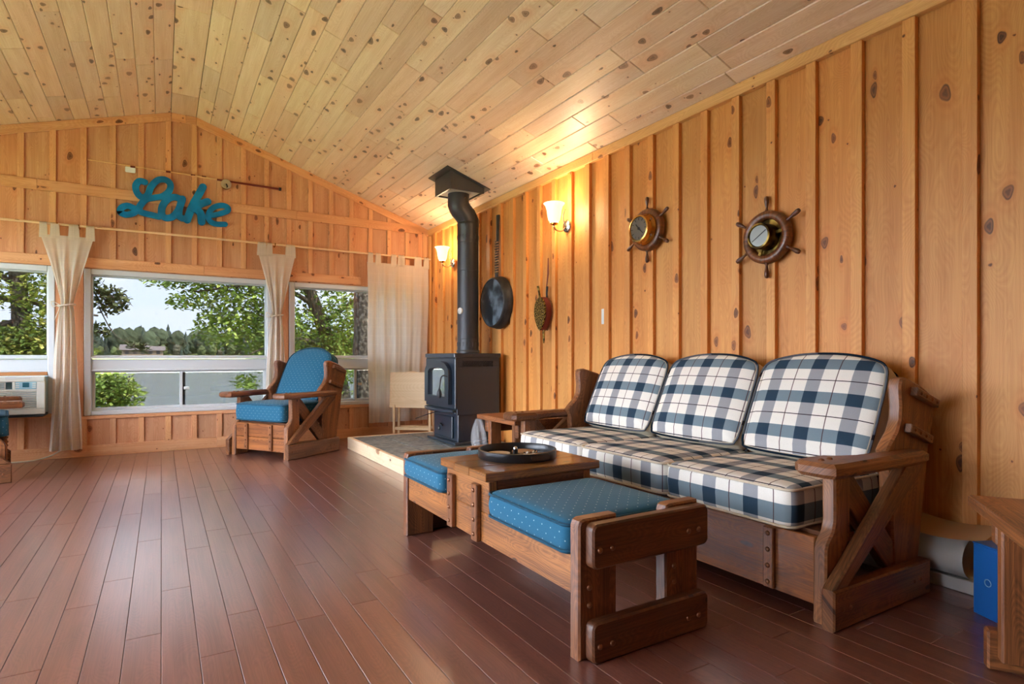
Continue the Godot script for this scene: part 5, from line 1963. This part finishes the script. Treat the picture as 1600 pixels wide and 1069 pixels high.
# a flat metal stroke along a path in the XY plane, rounded ends
func ribbon(mb: MB, pts: Array, w: float, z0: float, z1: float) -> void:
	var m := pts.size()
	var lf := []
	var rt := []
	for k in m:
		var d: Vector2 = (pts[mini(k + 1, m - 1)] - pts[maxi(k - 1, 0)]).normalized()
		var q := Vector2(-d.y, d.x)
		lf.append(pts[k] + q * w * 0.5)
		rt.append(pts[k] - q * w * 0.5)
	for k in m - 1:
		# the strip climbs a little along the stroke, so that it passes over itself where it loops
		var za := z1 + 0.005 * k / m
		var zb := z1 + 0.005 * (k + 1) / m
		mb.face([Vector3(lf[k].x, lf[k].y, za), Vector3(rt[k].x, rt[k].y, za), Vector3(rt[k + 1].x, rt[k + 1].y, zb), Vector3(lf[k + 1].x, lf[k + 1].y, zb)], [lf[k], rt[k], rt[k + 1], lf[k + 1]], Vector3(0, 0, 1.0))
		for sd in [[lf, 1.0], [rt, -1.0]]:
			var a: Vector2 = sd[0][k]
			var b: Vector2 = sd[0][k + 1]
			var out: Vector2 = a - pts[k]
			mb.face([Vector3(a.x, a.y, z0), Vector3(b.x, b.y, z0), Vector3(b.x, b.y, zb), Vector3(a.x, a.y, za)], [a, b, b, a], Vector3(out.x, out.y, 0))
	for e in [[0, pts[0] - pts[1]], [m - 1, pts[m - 1] - pts[m - 2]]]:
		var c: Vector2 = pts[e[0]]
		var d: Vector2 = e[1].normalized()
		var q := Vector2(-d.y, d.x)
		var arc := []
		for s in 9:
			var a := PI * s / 8.0
			arc.append(c + (q * cos(a) + d * sin(a)) * w * 0.5)
		var zt := z1 + (0.005 if e[0] > 0 else 0.0)
		for s in 8:
			mb.face([Vector3(c.x, c.y, zt), Vector3(arc[s].x, arc[s].y, zt), Vector3(arc[s + 1].x, arc[s + 1].y, zt)], [c, arc[s], arc[s + 1]], Vector3(0, 0, 1.0))
			mb.face([Vector3(arc[s].x, arc[s].y, z0), Vector3(arc[s + 1].x, arc[s + 1].y, z0), Vector3(arc[s + 1].x, arc[s + 1].y, zt), Vector3(arc[s].x, arc[s].y, zt)], [arc[s], arc[s + 1], arc[s + 1], arc[s]], Vector3(arc[s].x - c.x, arc[s].y - c.y, 0))


# ------------------------------------------------------------------ air conditioner
func build_air_conditioner() -> void:
	var x1 := -0.89
	var x0 := -1.5
	var zf := -6.62
	var y0 := 0.442
	var y1 := 0.78
	var o := thing("air_conditioner", "white window air conditioner in the left window", "air conditioner", Vector3((x0 + x1) * 0.5, y0, zf))
	var w := x1 - x0
	var h := y1 - y0
	part(o, "case", MB.new().box(Vector3(0, h * 0.5, -0.225), Vector3(w - 0.02, h - 0.01, 0.29), 0.006), M.panel_blue)
	var sk := MB.new()
	for q in [-1.0, 1.0]:
		sk.box(Vector3(q * (w * 0.5 - 0.02), h * 0.5, -0.045), Vector3(0.02, h - 0.01, 0.07), 0.002)
		sk.box(Vector3(0, h * 0.5 + q * (h * 0.5 - 0.02), -0.045), Vector3(w - 0.06, 0.03, 0.07), 0.002)
	part(o, "front_skirt", sk, M.ac_plastic)
	# front bezel frame around the grilles
	var fr := MB.new()
	fr.box(Vector3(0, h - 0.025, 0.0), Vector3(w, 0.05, 0.03), 0.006)
	fr.box(Vector3(0, 0.025, 0.0), Vector3(w, 0.05, 0.03), 0.006)
	fr.box(Vector3(w * 0.5 - 0.03, h * 0.5, 0.0), Vector3(0.06, h - 0.1, 0.03), 0.004)
	fr.box(Vector3(-w * 0.5 + 0.03, h * 0.5, 0.0), Vector3(0.06, h - 0.1, 0.03), 0.004)
	fr.box(Vector3(0, 0.215, 0.0), Vector3(w - 0.12, 0.016, 0.03), 0.003)
	fr.box(Vector3(w * 0.5 - 0.215, 0.255, 0.0), Vector3(0.02, 0.066, 0.03), 0.003)
	part(o, "bezel", fr, M.ac_plastic)
	var sl := MB.new().box(Vector3.ZERO, Vector3(w - 0.122, 0.0085, 0.016), 0.002).mesh()
	for k in 10:
		same(o, "louvre", sl, M.ac_plastic, Transform3D(Basis(Vector3(1, 0, 0), 0.25), Vector3(0, 0.058 + k * 0.0158, 0.003)))
	for x in [-0.1, 0.075]:
		part(o, "rib", MB.new().box(Vector3(x, 0.13, 0.008), Vector3(0.005, 0.155, 0.008)), M.ac_plastic)
	var vn := MB.new().box(Vector3.ZERO, Vector3(w - 0.33, 0.006, 0.014), 0.001).mesh()
	for k in 4:
		same(o, "vane", vn, M.ac_plastic, Transform3D(Basis.IDENTITY, Vector3(-0.105, 0.232 + k * 0.0165, 0.002)))
	for k in 6:
		part(o, "vane_divider", MB.new().box(Vector3(-0.22 + k * 0.05, 0.255, 0.006), Vector3(0.005, 0.062, 0.01)), M.ac_plastic)
	part(o, "control_panel", MB.new().box(Vector3(w * 0.5 - 0.132, 0.257, 0.004), Vector3(0.145, 0.062, 0.022), 0.003), M.panel_blue)
	part(o, "display", MB.new().box(Vector3(w * 0.5 - 0.132, 0.262, 0.016), Vector3(0.045, 0.04, 0.004), 0.001), M.lcd)
	for k in 6:
		part(o, "button", MB.new().box(Vector3(w * 0.5 - 0.19 + (k % 2) * 0.115, 0.24 + (k / 2) * 0.017, 0.016), Vector3(0.026, 0.009, 0.004), 0.001), M.ac_plastic)
	part(o, "label_strip", MB.new().box(Vector3(0.12, h - 0.012, 0.016), Vector3(0.17, 0.02, 0.006), 0.002), M.white_plastic)
	# drip tray / dark shelf it stands on
	single("window_shelf", "dark shelf under the air conditioner", "shelf", MB.new().box(Vector3(-1.33, 0.43, -6.735), Vector3(0.86, 0.022, 0.26), 0.003), M.dark_plastic)
	var cd := MB.new()
	cd.tube(smooth([Vector3(-0.86, 0.6, -6.8), Vector3(-0.83, 0.35, -6.81), Vector3(-0.78, 0.12, -6.80), Vector3(-0.95, 0.015, -6.79), Vector3(-1.25, 0.006, -6.77), Vector3(-1.9, 0.006, -6.75)], 7), 0.006, 8)
	single("power_cord", "beige power cord curling down the wall to the floor", "cord", cd, M.cream_cloth)


# ------------------------------------------------------------------ loose things
func build_small_things() -> void:
	# round black tray on the bench table
	var c := Vector3(1.42, 0.486, -2.31)
	var o := thing("round_tray", "round black tray on the bench's wooden table top", "tray", c)
	var r := 0.182
	var rim := MB.new()
	rim.lathe([Vector2(r - 0.009, 0.006), Vector2(r - 0.009, 0.038), Vector2(r - 0.006, 0.041), Vector2(r, 0.039), Vector2(r, 0.003), Vector2(r - 0.004, 0.0)], 48)
	part(o, "rim", rim, M.tray_black)
	part(o, "floor", MB.new().lathe([Vector2(0.0005, 0.0005), Vector2(r - 0.005, 0.0005), Vector2(r - 0.012, 0.007), Vector2(0.0005, 0.007)], 48), M.tray_inside)
	var dirv := Vector3(0.05, 0, 1).normalized()
	for s in [1.0, -1.0]:
		var g := MB.new()
		g.X = Transform3D(Basis(Vector3.UP, atan2(dirv.x, dirv.z) + (0.0 if s > 0 else PI)), Vector3.ZERO)
		g.prism(round_rect(0.1, 0.024, 0.012), r - 0.004, r + 0.0015, 0.0)
		for k in g.v.size():
			g.v[k].y += 0.021
		part(o, "handle_slot", g, M.tray_inside)
	for e in [[-0.06, -0.07, 0.055, "round pale coaster at the left in the black tray"], [0.075, -0.065, 0.055, "round tan coaster at the back in the black tray"]]:
		single("coaster", e[3], "coaster", MB.new().tone(Color(0.8, 0.66, 0.5)).at(c + Vector3(e[0], 0.0085, e[1])).lathe([Vector2(0.0005, 0), Vector2(e[2], 0), Vector2(e[2], 0.005), Vector2(0.0005, 0.005)], 28), M.kraft if e[0] > 0 else M.paper, "coasters in the tray")
	var lg := thing("chrome_ornament", "small chrome-topped piece standing in the black tray", "ornament", c + Vector3(-0.01, 0.0075, 0.0))
	part(lg, "body", MB.new().box(Vector3(0, 0.014, 0), Vector3(0.022, 0.028, 0.014), 0.003), M.dark_plastic)
	part(lg, "cap", MB.new().at(Vector3(0, 0.028, 0)).lathe([Vector2(0.01, 0), Vector2(0.01, 0.008), Vector2(0.006, 0.013), Vector2(0.0005, 0.014)], 14), M.chrome)
	for k in 9:
		var q := Vector3(0.03 + (k % 5) * 0.017, 0.0075, 0.015 + (k / 5) * 0.022)
		var ch := thing("game_piece", "small black-and-white game piece lying in the tray", "game piece", c + q, rng.randf() * TAU, "game pieces in the tray")
		part(ch, "base", MB.new().lathe([Vector2(0.007, 0), Vector2(0.007, 0.003), Vector2(0.003, 0.008), Vector2(0.005, 0.013), Vector2(0.0005, 0.017)], 10), M.white_plastic if k % 2 else M.chrome)

	# folded tray tables in their stand behind the hearth
	var L := Vector3(2.3, 0, -6.54)
	var ud := Vector3(0.75, 0, 0.6614)
	var t := thing("tray_table_stand", "folded pale wood tray tables in a stand by the curtain", "folding table", L)
	t.transform = Transform3D(Basis(ud, Vector3.UP, ud.cross(Vector3.UP)), L)
	for k in 2:
		var mb := MB.new().wood(rng, 0.9, 1.6).tone(Color(0.98, 0.92, 0.82))
		mb.X = Transform3D(Basis(Vector3(1, 0, 0), -0.05 - k * 0.02), Vector3(0.28, 0.57, 0.0 + k * 0.045))
		mb.prism(round_rect(0.56, 0.41, 0.012), -0.009, 0.009, 0.003)
		part(t, "tray_board", mb, M.plain_wood)
	for z in [-0.07, 0.0, 0.075]:
		for x in [0.06, 0.49]:
			if z == 0.0:
				x += 0.03
			var mb := MB.new().wood(rng, 0.9, 1.6).tone(Color(0.98, 0.9, 0.78))
			mb.box(Vector3(x, 0.20, z), Vector3(0.026, 0.40, 0.018), 0.003, 1)
			part(t, "leg", mb, M.plain_wood)
	for z in [-0.07, 0.075]:
		var mb := MB.new().wood(rng, 0.9, 1.6).tone(Color(0.98, 0.9, 0.78))
		mb.box(Vector3(0.275, 0.13, z), Vector3(0.404, 0.035, 0.016), 0.003, 0)
		part(t, "stretcher", mb, M.plain_wood)
	var hb := MB.new().wood(rng, 0.9, 1.6).tone(Color(0.98, 0.9, 0.78))
	hb.prism(poly(smooth([Vector2(0.12, 0.755), Vector2(0.24, 0.785), Vector2(0.36, 0.755), Vector2(0.24, 0.74)], 4, true)), -0.035, -0.02, 0.002)
	part(t, "carry_handle", hb, M.plain_wood)

	# things on and under the side table
	for e in [[Vector3(2.42, 0.513, -3.72), 0.1, Vector3(0.22, 0.006, 0.28), "white magazine lying open on the side table"], [Vector3(2.6, 0.513, -3.5), -0.3, Vector3(0.21, 0.012, 0.16), "small white booklet on the side table behind sofa arm"]]:
		var mg := thing("magazine", e[3], "magazine", e[0], e[1])
		part(mg, "pages", MB.new().box(Vector3(0, e[2].y * 0.5, 0), e[2], 0.001), M.paper)
		part(mg, "cover", MB.new().box(Vector3(0, e[2].y + 0.0006, 0), Vector3(e[2].x + 0.004, 0.001, e[2].z + 0.004)), M.panel_blue)
	var kb := thing("paper_bag", "brown paper bag standing under the side table", "bag", Vector3(2.34, 0.0, -3.6))
	var km := MB.new()
	km.prism(poly([Vector2(-0.11, 0), Vector2(0.11, 0), Vector2(0.12, 0.36), Vector2(-0.12, 0.36)]), -0.07, 0.07, 0.004)
	part(kb, "bag_body", km, M.kraft)
	var pb := thing("plastic_bag", "clear plastic bag hanging from the side table corner", "bag", Vector3(2.12, 0.47, -4.02))
	var pm := MB.new()
	pm.sheet(func(u, v):
		var rad: float = 0.075 * sin(PI * clampf(0.12 + v * 0.8, 0.0, 1.0)) * (1.0 + 0.25 * sin(u * TAU * 5.0 + v * 6.0))
		return Vector3(cos(u * TAU) * rad * 0.6, -v * 0.36, sin(u * TAU) * rad), 40, 16)
	part(pb, "film", pm, M.clear_film)

	# clutter between the sofa and the wall at the right edge
	var bx := thing("blue_box", "blue cardboard box on the floor beside the end table", "box", Vector3(2.63, 0.0, -0.9), deg_to_rad(-25.0))
	part(bx, "carton", MB.new().box(Vector3(0, 0.129, 0), Vector3(0.13, 0.258, 0.1), 0.003), M.blue_card)
	part(bx, "lid", MB.new().box(Vector3(0.0, 0.261, 0), Vector3(0.134, 0.006, 0.104), 0.002), M.blue_card)
	var em := MB.new()
	em.X = Transform3D(Basis(Vector3(0, 0, -1), Vector3(0, 1, 0), Vector3(1, 0, 0)), Vector3(-0.066, 0.13, 0.012))
	part(bx, "emblem", em.at(em.X.origin, toward(Vector3(-1, 0, 0))).tone(Color(0.25, 0.4, 0.6)).lathe([Vector2(0.014, 0), Vector2(0.014, 0.0012), Vector2(0.011, 0.0012), Vector2(0.011, 0)], 20), M.paper)
	var wb := thing("white_bag", "white paper bag lying open on its side behind the sofa", "bag", Vector3(2.79, 0.055, -1.22))
	var wm := MB.new()
	wm.sheet(func(u, v):
		var a: float = u * TAU
		var rr: float = 0.083 + 0.004 * sin(a * 3.0 + v * 5.0)
		return Vector3(cos(a) * rr, 0.085 + sin(a) * rr, lerpf(-0.25, 0.17, v)), 32, 8)
	part(wb, "bag_body", wm, M.bag_white)
	single("cream_plank", "cream painted plank on the floor behind the sofa arm", "plank", MB.new().box(Vector3(2.8, 0.027, -1.2), Vector3(0.07, 0.053, 0.55), 0.003), M.bag_white)
	var kf := MB.new()
	kf.sheet(func(u, v): return Vector3(lerpf(2.70, 2.89, u), 0.232 + 0.03 * u + 0.012 * sin(v * 7.0), lerpf(-1.5, -0.98, v)), 6, 14)
	single("kraft_sheet", "curled brown cardboard sheet over the white bag", "cardboard", kf, M.kraft)
